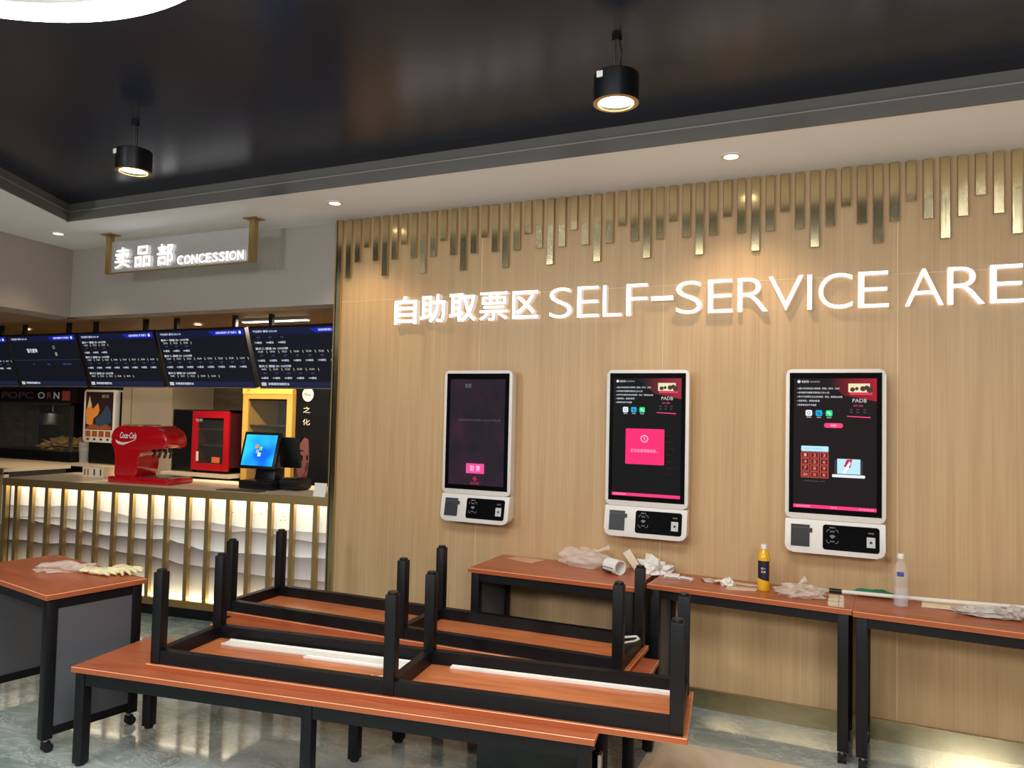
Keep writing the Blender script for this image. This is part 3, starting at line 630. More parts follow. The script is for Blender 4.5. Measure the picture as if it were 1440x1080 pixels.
pos = thing('point_of_sale_terminal', 'black point of sale terminal with bright blue screen on the counter', 'cash register', (-4.24, 0.24, 1.0155), math.radians(2))
b = MB(); b.prism([(-0.16, -0.13), (0.16, -0.13), (0.17, 0.12), (-0.17, 0.12)], 0, 0.07, M_BLACKP, 'z', 0.012, 2); b.build('base', pos, 40)
b = MB(); b.box((0, 0.03, 0.11), (0.2, 0.1, 0.12), M_BLACKP, Matrix.Rotation(-0.25, 3, 'X'), 0.012); b.build('stand', pos, 40)
R = Matrix.Rotation(math.radians(-14), 3, 'X')
b = MB(); b.box((-0.04, -0.03, 0.30), (0.36, 0.035, 0.30), M_BLACKP, R, 0.01); mon = b.build('monitor', pos, 40)
b = MB(); mb_ = mat('blue_desktop_screen', (0.01, 0.01, 0.01, 1), 0.1); t_, n_, l_, bsd = nt(mb_)
l_.new(noisy(mb_, coords(mb_, (4, 4, 5)), 1.0, rgb(0, 96, 214), rgb(36, 190, 232), 0.35, 0.65, 1), bsd.inputs['Emission Color']); bsd.inputs['Emission Strength'].default_value = 1.1
T = Matrix.Translation((-0.04, -0.03, 0.30)) @ R.to_4x4()
def SC(x, z, o=0.0185): return T @ Vector((x, -o, z))
b.poly([SC(-0.155, -0.125), SC(0.155, -0.125), SC(0.155, 0.125), SC(-0.155, 0.125)], mb_)
for (dx, dz, c_) in ((-0.03, 0.03, (236, 140, 70)), (0.012, 0.016, (130, 210, 110)), (-0.016, -0.01, (120, 190, 246)), (0.006, -0.034, (236, 232, 150))):
    b.poly([SC(dx - 0.015, dz - 0.014, 0.0192), SC(dx + 0.013, dz - 0.016, 0.0192), SC(dx + 0.017, dz + 0.013, 0.0192), SC(dx - 0.012, dz + 0.016, 0.0192)], E(*c_))
b.build('screen', mon)
b = MB(); b.box((0.17, 0.06, 0.29), (0.2, 0.03, 0.25), M_BLACKP, Matrix.Rotation(math.radians(12), 3, 'X'), 0.01); b.build('customer_display', pos, 40)
b = MB(); b.prism([(0.17, -0.05), (0.34, -0.04), (0.36, 0.1), (0.18, 0.12)], 0, 0.1, M_BLACKP, 'z', 0.03, 3)
b.build('receipt_printer', pos, 40)
b = MB(); b.bb(-0.19, 0.19, -0.055, 0.055, 0, 0.006, mat('dark_mat', rgb(70, 60, 48), 0.6), 0.002, 1)
tag(b.build('counter_mat'), 'thin dark mat lying on the counter before the terminal', 'mat').location = (-4.27, 0.0, 1.0155)
bpy.data.objects['counter_mat'].rotation_euler = (0, 0, 0.12)
nb = thing('napkin_carton', 'small brown and white carton on the counter behind the soda dispenser', 'carton', (-6.08, 0.17, 1.0155), 0.1)
b = MB(); b.bb(-0.12, 0.12, -0.08, 0.08, 0, 0.085, M_PAPERC); b.build('box', nb)
b = MB()
for i in range(6): b.bb(-0.1 + 0.036 * i, -0.085 + 0.036 * i, -0.0812, -0.08, 0.015, 0.07, mat('print_brown', rgb(150, 90, 66), 0.6) if i < 2 else M_PRINT if i % 2 else M_PAPER)
b.build('printed_pattern', nb)
b = MB(); b.blob((0, 0, 0.03), (0.2, 0.07, 0.035), M_PAPERC, 3, 0.2, 3, 2, flat=-0.03)
o = tag(b.build('folded_towel', None, True), 'pale folded towel on the back counter below the white drink machine', 'towel'); o.location = (-7.78, 1.56, 0.98)
b = MB(); b.box((0, 0, 0.05), (0.11, 0.006, 0.1), M_PAPER, Matrix.Rotation(-0.2, 3, 'X'))
o = tag(b.build('white_card'), 'white card standing at the right end of the counter', 'card'); o.location = (-3.53, 0.02, 1.016)

# ================================================================== MENU SCREENS
def menu(x0, x1, label, kind, first=False):
    m = thing('menu_screen', label, 'menu screen', ((x0 + x1) / 2, 0.3, 2.325), 0, 'menu screens over the counter')
    w_ = (x1 - x0); hh = 0.53
    R = Matrix.Rotation(math.radians(18), 4, 'X')     # bottom edge leans away from the customer
    fb = MB(); fb.bb(-w_ / 2 + 0.004, w_ / 2 - 0.004, 0.0, 0.05, -hh, 0, M_BLACKP, 0.004, 1).xform(R); fb.build('frame', m)
    fb = MB(); fb.bb(-w_ / 2 + 0.004, w_ / 2 - 0.004, -0.002, 0.0, -hh, -hh + 0.012, M_FASCIA).xform(R); fb.build('bottom_bezel', m)
    b = MB(); Y = -0.0015
    X = lambda u: -w_ / 2 + 0.012 + u * (w_ - 0.024)
    Z = lambda v_: -0.012 - v_ * (hh - 0.03)
    def rect(u0, u1, v0, v1, mm, y=Y): b.poly([(X(u0), y, Z(v1)), (X(u1), y, Z(v1)), (X(u1), y, Z(v0)), (X(u0), y, Z(v0))], mm)
    def txt(t, u0, u1, v0, v1, mm): b.text(t, X(u0), X(u1), Z(v1), Z(v0), Y - 0.0012, mm, res=1, bold=0.012)
    WHT = E(214, 218, 232, 0.9); DIM = E(96, 92, 170, 0.7); YEL = E(206, 204, 190, 0.75)
    rect(0, 1, 0, 1, E(13, 15, 26, 0.8))
    rect(0, 1, 0.0, 0.115, E(14, 19, 52, 0.8), Y - 0.0003); b.poly([(X(0.60), Y - 0.0006, Z(0.03)), (X(1), Y - 0.0006, Z(0.0)), (X(1), Y - 0.0006, Z(0.1)), (X(0.66), Y - 0.0006, Z(0.1))], E(18, 30, 160, 0.9))
    rect(0, 1, 0.915, 1.0, E(24, 30, 62, 0.8), Y - 0.0003); rect(0.02, 0.07, 0.925, 0.985, E(206, 204, 190, 0.7), Y - 0.0006)
    txt('今日排片 影讯 2021.08', 0.03, 0.28, 0.035, 0.075, WHT); txt('自助购票更便捷 取票口', 0.69, 0.92, 0.035, 0.075, WHT); disc(b, X(0.955), Z(0.055), 0.014, Y - 0.001, WHT, 10)
    txt('详情请咨询服务台', 0.09, 0.31, 0.93, 0.975, WHT)
    if kind == 'closed':
        txt('暂无放映', 0.24, 0.40, 0.25, 0.335, WHT); rect(0, 1, 0.475, 0.49, E(36, 40, 66, 0.8), Y - 0.0005)
        disc(b, X(0.66), Z(0.235), 0.016, Y - 0.001, YEL, 14, 0.013); txt('企', 0.655, 0.695, 0.33, 0.40, YEL)
        txt('厅', 0.28, 0.30, 0.56, 0.585, DIM); txt('时间', 0.5, 0.54, 0.56, 0.585, DIM); txt('票价说明', 0.74, 0.86, 0.56, 0.585, DIM)
    else:
        def head(t, v_, u1=0.36): txt(t, 0.03, u1, v_, v_ + 0.04, WHT)
        def times(n, v_, s, start=0.05):
            for i in range(n):
                u = start + i * 0.122
                txt('%02d:%02d' % (13 + (i + s) // 3, ((i + s) % 3) * 20), u, u + 0.05, v_, v_ + 0.036, YEL)
                b.poly([(X(u + 0.083), Y - 0.001, Z(v_)), (X(u + 0.088), Y - 0.001, Z(v_)), (X(u + 0.094), Y - 0.001, Z(v_ + 0.045)), (X(u + 0.089), Y - 0.001, Z(v_ + 0.045))], YEL)
        def seats(n, v_, s, start=0.05):
            for i in range(n): txt('%d厅' % ((i * 3 + s) % 7 + 1), start + i * 0.122 + 0.01, start + i * 0.122 + 0.045, v_, v_ + 0.026, DIM)
        def halls(n, v_, s, start=0.03):
            for i in range(n): txt('%d座位' % (60 + (i * 37 + s * 11) % 130), start + i * 0.122, start + i * 0.122 + 0.075, v_, v_ + 0.036, WHT)
        v0 = 0.12 if kind == 'late' else 0.14
        if kind != 'late': head('影片一 国语 2D 150分钟', v0); times(3, v0 + 0.055, 0)
        seats(3, v0 + 0.12 if kind != 'late' else 0.145, 2); halls(3, v0 + 0.195 if kind != 'late' else 0.225, 1)
        k0 = 0.425 if kind != 'late' else 0.325
        head('影片二 国语 3D 130分钟', k0); times(8 if kind != 'late' else 7, k0 + 0.055, 2); seats(8 if kind != 'late' else 7, k0 + 0.13, 4); halls(8 if kind != 'late' else 7, k0 + 0.205, 5)
        k0 = 0.74 if kind != 'late' else 0.625
        head('影片三 国语 2D 125分钟', k0); times(5, k0 + 0.055, 5)
        if kind == 'late': seats(5, k0 + 0.13, 3); halls(5, k0 + 0.205, 2)
    b.xform(R); b.build('screen', m)
    for u in (-0.3, 0.36):
        MB().bb(u * w_ - 0.02, u * w_ + 0.02, 0.03, 0.06, -0.02, 0.108, M_BLACKP).build('mounting_bracket', m)
menu(-8.72, -7.73, 'menu screen at the far left end of the row, cut by the picture edge', 'full')
menu(-7.70, -6.70, 'menu screen mostly blank with one short line, left of the beige column', 'closed')
menu(-6.66, -5.66, 'menu screen with film times above the white drink machine and soda dispenser', 'full')
menu(-5.62, -4.59, 'menu screen with film times above the red refrigerator', 'full')
menu(-4.55, -3.5, 'menu screen with rows of film times beside the oak wall', 'late')
downlight(-5.6, 0.75, 2.434, 'recessed downlight in the concession ceiling above the soda dispenser', 55, 125, (1, 0.72, 0.42))
downlight(-7.9, 0.62, 2.434, 'recessed downlight in the concession ceiling at the far left', 36, 120, (1, 0.72, 0.42))
ll = thing('linear_lamp', 'short bright linear lamp in the concession ceiling above the menu screens', 'ceiling lamp', (-4.55, 0.62, 2.434))
MB().bb(-0.36, 0.36, -0.03, 0.03, -0.02, 0, M_PLASTW).build('housing', ll); MB().bb(-0.35, 0.35, -0.025, 0.025, -0.024, -0.0195, M_SPOTLIT).build('diffuser', ll)

# ================================================================== BACK OF THE CONCESSION
bc = thing('back_counter', 'dark back counter with pale top behind the concession counter', 'counter', (0, 0, 0))
MB().bb(-9.7, -7.44, 1.36, 1.98, 0.945, 0.975, M_STONE).build('countertop', bc); MB().bb(-9.68, -7.45, 1.4, 1.97, 0, 0.945, M_BLACKP).build('cabinet_body', bc)
bc = thing('fridge_counter', 'low dark counter carrying the red refrigerator', 'counter', (0, 0, 0))
MB().bb(-6.65, -5.70, 1.3, 1.98, 0.935, 0.965, M_STONE).build('countertop', bc); MB().bb(-6.63, -5.72, 1.35, 1.97, 0, 0.935, M_BLACKP).build('cabinet_body', bc)
# popcorn machine
pm = thing('popcorn_machine', 'glass popcorn cabinet with dark lettered header at the left', 'popcorn machine', (-8.92, 1.4, 0.975))
W2 = 0.68
MB().bb(-W2, W2, 0, 0.5, 0.69, 0.86, mat('header_dark', rgb(26, 20, 24), 0.4)).build('header', pm)
b = MB(); b.text('POPC', -0.62, -0.02, 0.735, 0.815, -0.002, E(44, 26, 32, 0.5), bold=0.02, res=3); b.text('O', 0.06, 0.19, 0.735, 0.815, -0.002, E(96, 96, 92, 0.7), bold=0.02); b.text('R', 0.23, 0.32, 0.735, 0.815, -0.002, E(80, 30, 36, 0.6), bold=0.02); b.text('N', 0.35, 0.45, 0.735, 0.815, -0.002, E(110, 110, 104, 0.7), bold=0.02)
b.poly([(0.5, -0.002, 0.72), (0.64, -0.002, 0.72), (0.64, -0.002, 0.83), (0.5, -0.002, 0.83)], E(96, 34, 22, 0.6)); b.build('lettering', pm)
b = MB()
for x in (-W2, W2 - 0.03):
    for y in (0.0, 0.47): b.bb(x, x + 0.03, y, y + 0.03, 0.12, 0.69, M_STEEL)
b.bb(-W2, W2, 0, 0.03, 0.66, 0.69, M_STEEL); b.build('frame', pm)
MB().bb(-W2 + 0.03, W2 - 0.03, 0.485, 0.497, 0.12, 0.66, M_BLACKP).build('dark_backing', pm); MB().bb(-W2, W2, 0, 0.5, 0, 0.12, M_BLACKP).build('base', pm); MB().bb(-W2 + 0.03, W2 - 0.03, 0.01, 0.014, 0.12, 0.66, M_GLASS).build('glass_pane', pm)  # black backing sheet added so the cabinet interior reads dark
b = MB(); b.lathe([(0, 0), (0.13, 0), (0.14, 0.02), (0.14, 0.14), (0.12, 0.16), (0, 0.165)], M_STEEL, 28, (-0.02, 0.25, 0.42)); b.cyl((-0.02, 0.25, 0.585), (-0.02, 0.25, 0.69), 0.012, M_STEEL); b.build('kettle', pm, 40)
b = MB(); b.blob((0.3, 0.22, 0.16), (0.3, 0.2, 0.1), mat('popcorn', rgb(150, 120, 70), 0.8), 4, 0.6, 9, 4, flat=-0.04); b.build('popcorn_heap', pm)['kind'] = 'stuff'
# drink machine
dm = thing('juice_machine', 'white drink machine with orange splash picture behind the soda dispenser', 'drink machine', (-7.80, 1.42, 0.975))
MB().bb(-0.24, 0.24, 0.06, 0.5, 0, 0.25, M_BLACKP, 0.01).build('base', dm)
b = MB(); b.prism(rrect(-0.26, 0.26, 0.25, 0.85, 0.03), 0, 0.06, M_PLASTW, 'y', 0.006, 2); b.bb(-0.24, 0.24, 0.06, 0.1, 0.27, 0.83, M_BLACKP); b.bb(-0.25, 0.25, 0.1, 0.45, 0.26, 0.85, M_PLASTW, 0.01); b.build('housing', dm, 40)
b = MB(); b.bb(-0.225, 0.225, -0.003, 0.0, 0.395, 0.825, mat('picture_back', rgb(50, 34, 42), 0.3))
OR = mat('splash_orange', rgb(216, 140, 60), 0.5); BL = mat('splash_blue', rgb(50, 70, 96), 0.5); CR = mat('splash_cream', rgb(214, 190, 150), 0.5); BR = mat('splash_brown', rgb(150, 84, 50), 0.5)
b.poly([(x, -0.0036, z) for x, z in ((-0.21, 0.46), (-0.22, 0.62), (-0.16, 0.68), (-0.10, 0.63), (-0.02, 0.70), (0.01, 0.62), (-0.02, 0.56), (-0.09, 0.52), (-0.10, 0.43))], OR)
b.poly([(x, -0.0038, z) for x, z in ((-0.20, 0.64), (-0.165, 0.78), (-0.12, 0.66))], CR)
b.poly([(x, -0.0040, z) for x, z in ((-0.06, 0.52), (0.05, 0.58), (0.12, 0.68), (0.2, 0.6), (0.2, 0.48), (0.1, 0.43), (-0.04, 0.43))], BL)
b.poly([(x, -0.0042, z) for x, z in ((-0.21, 0.41), (-0.1, 0.46), (0.02, 0.43), (0.12, 0.46), (0.21, 0.43), (0.21, 0.40), (-0.21, 0.40))], BR)
b.text('鲜饮', 0.04, 0.16, 0.755, 0.795, -0.0042, CR, res=2); b.build('front_picture', dm)
b = MB()
for i in range(4): b.bb(-0.215 + 0.11 * i, -0.13 + 0.11 * i, -0.003, 0.0, 0.315, 0.38, BR); b.bb(-0.19 + 0.11 * i, -0.155 + 0.11 * i, -0.003, 0, 0.275, 0.295, M_BLACKP)
b.build('button_row', dm)
b = MB(); b.lathe([(0, 0), (0.05, 0), (0.065, 0.24), (0.062, 0.24), (0.047, 0.006), (0, 0.006)], M_PET, 20)
o = tag(b.build('plastic_jug', None, 40), 'tall clear jug on the back counter beside the popcorn machine', 'jug'); o.location = (-8.13, 1.5, 0.976)
# refrigerators
def fridge(name, label, loc, W_, D_, H_, body, frame, top=0.06, bot=0.08, side=0.05, shelves=2, legs=False):
    f = thing(name, label, 'refrigerator', loc)
    b = MB(); t = 0.03
    b.bb(-W_ / 2, -W_ / 2 + t, 0.02, D_, 0.02, H_, body); b.bb(W_ / 2 - t, W_ / 2, 0.02, D_, 0.02, H_, body); b.bb(-W_ / 2, W_ / 2, D_ - t, D_, 0.02, H_, body)
    b.bb(-W_ / 2, W_ / 2, 0.02, D_, H_ - t, H_, body); b.bb(-W_ / 2, W_ / 2, 0.02, D_, 0.02, 0.02 + bot * 0.6, body); b.build('cabinet', f)
    b = MB(); b.bb(-W_ / 2 + t, W_ / 2 - t, D_ - t - 0.004, D_ - t, bot, H_ - t, mat('fridge_liner', rgb(50, 48, 40), 0.5)); b.build('liner', f)
    dr = MB(); dr.bb(-W_ / 2, -W_ / 2 + side, -0.02, 0.018, 0.03, H_ - top * 0.2, frame, 0.004); dr.bb(W_ / 2 - side, W_ / 2, -0.02, 0.018, 0.03, H_ - top * 0.2, frame, 0.004); dr.bb(-W_ / 2 + side, W_ / 2 - side, -0.02, 0.018, H_ - top * 1.2, H_ - top * 0.2, frame); dr.bb(-W_ / 2 + side, W_ / 2 - side, -0.02, 0.018, 0.03, 0.03 + bot, frame)
    d_ = dr.build('door', f)
    MB().bb(-W_ / 2 + side, W_ / 2 - side, -0.004, 0.002, 0.03 + bot, H_ - top * 1.2, M_GLASS).build('glass_pane', d_)
    for i in range(shelves):
        z = 0.05 + bot + (H_ - bot - top) * (i + 0.9) / (shelves + 1)
        MB().bb(-W_ / 2 + t, W_ / 2 - t, 0.05, D_ - t, z, z + 0.012, M_STEEL).build('shelf', f)
    MB().bb(-W_ / 2 + 0.02, W_ / 2 - 0.02, 0.05, D_ - 0.05, 0, 0.02, M_BLACKP).build('feet', f)
    return f
MR = mat('fridge_red', rgb(176, 22, 34), 0.3); MY = mat('fridge_yellow', rgb(216, 170, 84), 0.35); MDK = mat('fridge_dark', rgb(70, 26, 30), 0.4)
fr = fridge('red_refrigerator', 'small red glass-door refrigerator on the low counter', (-6.08, 1.42, 0.966), 0.5, 0.45, 0.66, MDK, MR, 0.07, 0.07, 0.06, 2)
b = MB(); b.text('可乐', -0.2, -0.1, 0.535, 0.565, -0.021, M_PAPER); b.bb(-0.21, -0.16, -0.0075, -0.005, 0.12, 0.22, M_PAPER); b.bb(0.03, 0.14, -0.0075, -0.005, 0.11, 0.17, mat('orange_label', rgb(210, 110, 60), 0.5)); b.build('stickers', fr)
yf = fridge('yellow_refrigerator', 'tall yellow glass-door refrigerator behind the terminal', (-5.32, 1.42, 0), 0.64, 0.5, 1.87, MY, MY, 0.1, 0.2, 0.07, 4)
b = MB(); b.bb(-0.32, 0.32, -0.025, 0.02, 1.80, 1.87, mat('fridge_header', rgb(236, 190, 92), 0.3, emit=rgb(236, 180, 80), es=0.35)); b.text('冰', -0.27, -0.22, 1.815, 1.855, -0.026, M_BRASSD); b.build('header', yf)
b = MB(); b.bb(-0.155, 0.155, 0, 0.5, 0, 0.66, M_BLACKP, 0.01)
o = tag(b.build('black_cabinet'), 'plain black cabinet left of the red refrigerator', 'cabinet'); o.location = (-6.49, 1.43, 0.966)
# poster and board
po = thing('poster_stand', 'tall black poster board with a face in profile and round white emblem', 'poster', (-4.77, 1.42, 0))
MB().bb(-0.20, 0.20, 0, 0.03, 0.0, 1.95, M_BLACKP).build('board', po)
b = MB()
def pp(pts, m_, y): b.poly([(x, y, z) for x, z in pts], m_)
SK = mat('print_skin', rgb(104, 62, 58), 0.6); SK2 = mat('print_skin_shade', rgb(62, 36, 38), 0.6); DKP = M_BLACKP
pp([(-0.16, 1.02), (-0.17, 1.10), (-0.15, 1.20), (-0.13, 1.32), (-0.08, 1.38), (-0.03, 1.36), (-0.02, 1.24), (-0.015, 1.14), (-0.03, 1.03), (-0.07, 0.93), (-0.13, 0.93)], SK, -0.002)
pp([(-0.17, 1.10), (-0.13, 0.93), (-0.08, 0.86), (-0.12, 0.84), (-0.2, 0.95)], SK2, -0.0024)
pp([(-0.07, 1.02), (-0.05, 1.13), (-0.02, 1.15), (-0.015, 1.1), (-0.03, 1.06)], SK2, -0.0026)
pp([(-0.15, 1.19), (-0.12, 1.21), (-0.09, 1.2), (-0.1, 1.15), (-0.14, 1.13)], DKP, -0.003); pp([(-0.055, 1.2), (-0.03, 1.21), (-0.025, 1.16), (-0.05, 1.16)], DKP, -0.003)
pp([(-0.155, 1.235), (-0.11, 1.26), (-0.075, 1.24), (-0.11, 1.245)], DKP, -0.003)
pp([(-0.105, 1.005), (-0.07, 1.03), (-0.045, 1.015), (-0.05, 0.985), (-0.085, 0.975)], mat('print_lips', rgb(96, 34, 40), 0.5), -0.003)
pp([(-0.075, 1.085), (-0.05, 1.095), (-0.045, 1.075), (-0.07, 1.07)], SK2, -0.003)
pp([(-0.2, 1.1), (-0.15, 1.33), (-0.1, 1.42), (0.0, 1.42), (0.06, 1.2), (0.03, 0.95), (0.1, 0.85), (0.12, 1.2), (0.06, 1.45), (-0.08, 1.47), (-0.19, 1.35)], DKP, -0.0032)
pp([(-0.055 + 0.07 * math.cos(t * PI / 12), 1.80 + 0.07 * math.sin(t * PI / 12)) for t in range(24)], mat('emblem_white', rgb(210, 200, 200), 0.5), -0.003)
b.text('Move', -0.1, -0.02, 1.785, 1.815, -0.0036, mat('emblem_ink', rgb(70, 30, 40), 0.5), shear=0.3, res=2)
b.text('之', -0.11, -0.02, 1.62, 1.68, -0.003, M_PAPERC, res=2); b.text('化', -0.11, -0.02, 1.50, 1.56, -0.003, M_PAPERC, res=2); b.build('printed_face', po)
gb = thing('notice_board', 'tall grey notice board beside the oak wall end, behind the counter', 'board', (-4.38, 1.46, 0))
MB().bb(-0.17, 0.17, 0, 0.03, 0, 1.72, mat('board_grey', rgb(150, 146, 136), 0.5)).build('board', gb)
b = MB(); b.text('山山', -0.1, 0.05, 1.35, 1.43, -0.001, M_PRINT, res=2); b.text('通知', -0.1, 0.05, 1.52, 1.58, -0.001, M_GREYP, res=2); b.bb(-0.06, -0.045, -0.0012, 0, 0.8, 1.3, M_PRINT); b.build('printed_text', gb)

# ================================================================== TABLES AND BENCHES
def square_leg(cx, cy, z0, z1, a=0.05):
    b = MB(); b.bb(cx - a / 2, cx + a / 2, cy - a / 2, cy + a / 2, z0, z1, M_BLACK, 0.004, 2); return b
def table(label, cx, cy, rz, L=1.0, W=0.49, Ht=0.75, both=True):
    t = thing('panel_table', label, 'table', (cx, cy, 0), rz, 'cherry topped tables with black frames')
    b = MB(); b.bb(-L / 2, L / 2, -W / 2, W / 2, Ht - 0.025, Ht, M_DESK, 0.002, 1); b.mi(M_DESKIN); b.mi(M_EDGEHI); b.mi(M_EDGE); b.bm.normal_update()
    for f in b.bm.faces:
        n_ = f.normal; f.material_index = 0 if abs(n_.z) > 0.9 else 3 if abs(n_.z) < 0.1 else 2
    b.build('tabletop', t)
    x, y = L / 2 - 0.04, W / 2 - 0.04; zt = Ht - 0.025
    for sx in (-1, 1):
        for sy in (-1, 1):
            lg = square_leg(sx * x, sy * y, 0.065, zt).build('leg', t, 40)
            b = MB(); px, py = sx * (x - 0.005), sy * (y - 0.005)
            b.cyl((px, py, 0.045), (px, py, 0.066), 0.012, M_STEEL, 10); b.bb(px - 0.014, px + 0.014, py - 0.016, py + 0.02, 0.03, 0.05, M_RUBBER, 0.003); c_ = b.build('caster', lg, 40)
            b = MB()
            for dx in (-0.011, 0.011): b.cyl((px + dx - 0.008, py + 0.008, 0.022), (px + dx + 0.008, py + 0.008, 0.022), 0.022, M_RUBBER, 18)
            b.build('wheel', lg, 40)
    for sy in (-1, 1): MB().bb(-x, x, sy * y - 0.02, sy * y + 0.02, zt - 0.05, zt, M_BLACK).build('apron_rail', t)
    for sx in (-1, 1):
        MB().bb(sx * x - 0.02, sx * x + 0.02, -y, y, zt - 0.05, zt, M_BLACK).build('apron_rail', t)
        MB().bb(sx * x - 0.02, sx * x + 0.02, -y, y, 0.08, 0.12, M_BLACK).build('bottom_rail', t)
        b = MB(); b.bb(sx * x - 0.012, sx * x + 0.006 * sx + 0.012, -y + 0.025, y - 0.025, 0.12, zt - 0.05, M_GREYP); b.build('end_panel', t)
    return t
table('cherry table at the oak wall below the dim kiosk, carrying a bag and label roll', -1.525, -0.262, 0)
table('cherry table against the oak wall with the yellow bottle on it', -0.478, -0.222, math.radians(-3.2), 1.015, 0.385)
table('cherry table at the right picture edge with the clear water bottle on it', 0.531, -0.278, math.radians(-3.2), 1.0, 0.43)
table('cherry table at the left picture edge with gloves on it', -3.884, -1.747, math.radians(-10.4))

def bench(label, cx, cy, rz, Ht, inverted=False, L=2.42, W=0.5):
    t = thing('long_bench', label, 'bench', (cx, cy, 2 * Ht + 0.0005 if inverted else 0), rz if not inverted else rz, 'long low benches with cherry tops', PI if inverted else 0)
    b = MB(); b.bb(-L / 2, L / 2, -W / 2, W / 2, Ht - 0.024, Ht, M_DESK, 0.002, 1); b.mi(M_DESKIN); b.mi(M_EDGEHI); b.mi(M_EDGE); b.bm.normal_update()
    for f in b.bm.faces:
        n_ = f.normal; f.material_index = 1 if n_.z < -0.9 else 0 if n_.z > 0.9 else 3 if abs(n_.z) < 0.1 else 2
    b.build('bench_top', t)
    x, y = L / 2 - 0.042, W / 2 - 0.036; zt = Ht - 0.024
    for sx in (-1, 0, 1):
        for sy in (-1, 1):
            lg = square_leg(sx * x, sy * y, 0.012, zt).build('leg', t, 40)
            b = MB(); b.lathe([(0, 0), (0.019, 0), (0.022, 0.003), (0.022, 0.013), (0, 0.013)], M_BLACKP, 20, (sx * x, sy * y, 0)); b.build('foot_cap', lg, 40)
    for sy in (-1, 1): MB().bb(-x, x, sy * y - 0.02, sy * y + 0.02, zt - 0.06, zt, M_BLACK).build('side_rail', t)
    for sx in (-1, 0, 1): MB().bb(sx * x - 0.02, sx * x + 0.02, -y, y, zt - 0.06, zt, M_BLACK).build('cross_rail', t)
    b = MB()
    for sy in (-1, 1):
        for k in range(6):
            xx = -x + 0.25 + k * (2 * x - 0.5) / 5
            b.cyl((xx, sy * y, zt - 0.0612), (xx, sy * y, zt - 0.06), 0.006, M_RUBBER, 10)
    b.build('screw_holes', t)
    return t
bench('long bench standing on the floor in front, carrying an upturned bench', -2.09, -1.645, math.radians(8.7), 0.45)
bench('upturned long bench in front, black legs in the air, white strips lying in it', -1.7685, -1.524, math.radians(8.1), 0.45, True)
bench('long bench standing on the floor at the back of the bench stacks', -2.06, -0.95, math.radians(2.3), 0.44)
bench('upturned long bench at the back, nearest the oak wall tables', -2.149, -0.802, math.radians(1.3), 0.44, True)
b = MB(); R_ = Matrix.Rotation(-0.05, 3, 'X'); b.box((0, 0, 0.175), (0.5, 0.02, 0.345), M_GLASSB, R_, 0.002)
g_ = thing('glass_panel', 'dark glossy panel standing under the right end of the front bench', 'panel', (-1.12, -1.62, 0.002), math.radians(8.7))
o = b.build('panel', g_); MB().bb(0.246, 0.258, -0.03, 0.012, 0.0, 0.35, M_STEEL).build('edge_strip', g_)

# ---- loose things in the upturned benches
def strip(label, p0, p1, w_, z, m=M_PAPER, h=0.012, lip=True):
    p0, p1 = Vector((*p0, 0)), Vector((*p1, 0)); d = p1 - p0
    b = MB(); L = d.length
    b.bb(-L / 2, L / 2, -w_ / 2, w_ / 2, 0, h * 0.5, m, 0.001, 1)
    if lip: b.bb(-L / 2, L / 2, -w_ / 2, -w_ / 2 + 0.006, 0, h, m); b.bb(-L / 2, L / 2, w_ / 2 - 0.006, w_ / 2, 0, h, m)
    c = (p0 + p1) / 2; o = b.build('white_strip'); o.location = (c.x, c.y, z); o.rotation_euler = (0, 0, math.atan2(d.y, d.x))
    return tag(o, label, 'trim strip', 'white plastic strips in the upturned bench')
ZB = 0.4752
strip('wide white plastic strip in the left half of the front upturned bench', (-2.84, -1.545), (-1.80, -1.39), 0.075, ZB)
strip('narrow white strip beside the wide one in the front upturned bench', (-2.35, -1.535), (-1.82, -1.468), 0.03, ZB)
strip('narrow white strip in the right half of the front upturned bench', (-1.67, -1.335), (-0.67, -1.185), 0.028, ZB)
b = MB()
random.seed(3)
pts = [(-0.06, 0.0), (-0.05, 0.02), (-0.03, 0.015), (-0.02, 0.03), (0, 0.02), (0.02, 0.035), (0.05, 0.03), (0.07, 0.01), (0.06, -0.025), (0.02, -0.03), (-0.03, -0.02)]
b.prism(pts, 0, 0.004, M_PAPER)
for v_ in b.bm.verts: v_.co.z += 0.012 * abs(noise.noise(v_.co * 40))
o = tag(b.build('paper_scrap'), 'torn white paper scrap by the middle leg of the front upturned bench', 'paper'); o.location = (-1.9, -1.62, ZB); o.rotation_euler = (0, 0, 0.2)
b = MB(); b.tube([(-1.09, -0.70, 0.503), (-1.04, -0.66, 0.528), (-0.985, -0.63, 0.533), (-0.965, -0.655, 0.53), (-0.975, -0.70, 0.528), (-1.0, -0.73, 0.528), (-1.02, -0.77, 0.53)], 0.006, M_PAPER, 8)
tag(b.build('white_cable', None, True), 'short white cable over the end rail of the back upturned bench', 'cable')
b = MB(); b.tube([(-1.21, -0.90, 0.470), (-1.15, -0.955, 0.474)], 0.005, M_PAPERC, 6)
tag(b.build('wooden_stick', None, True), 'tiny pale stick lying in the back upturned bench', 'stick')

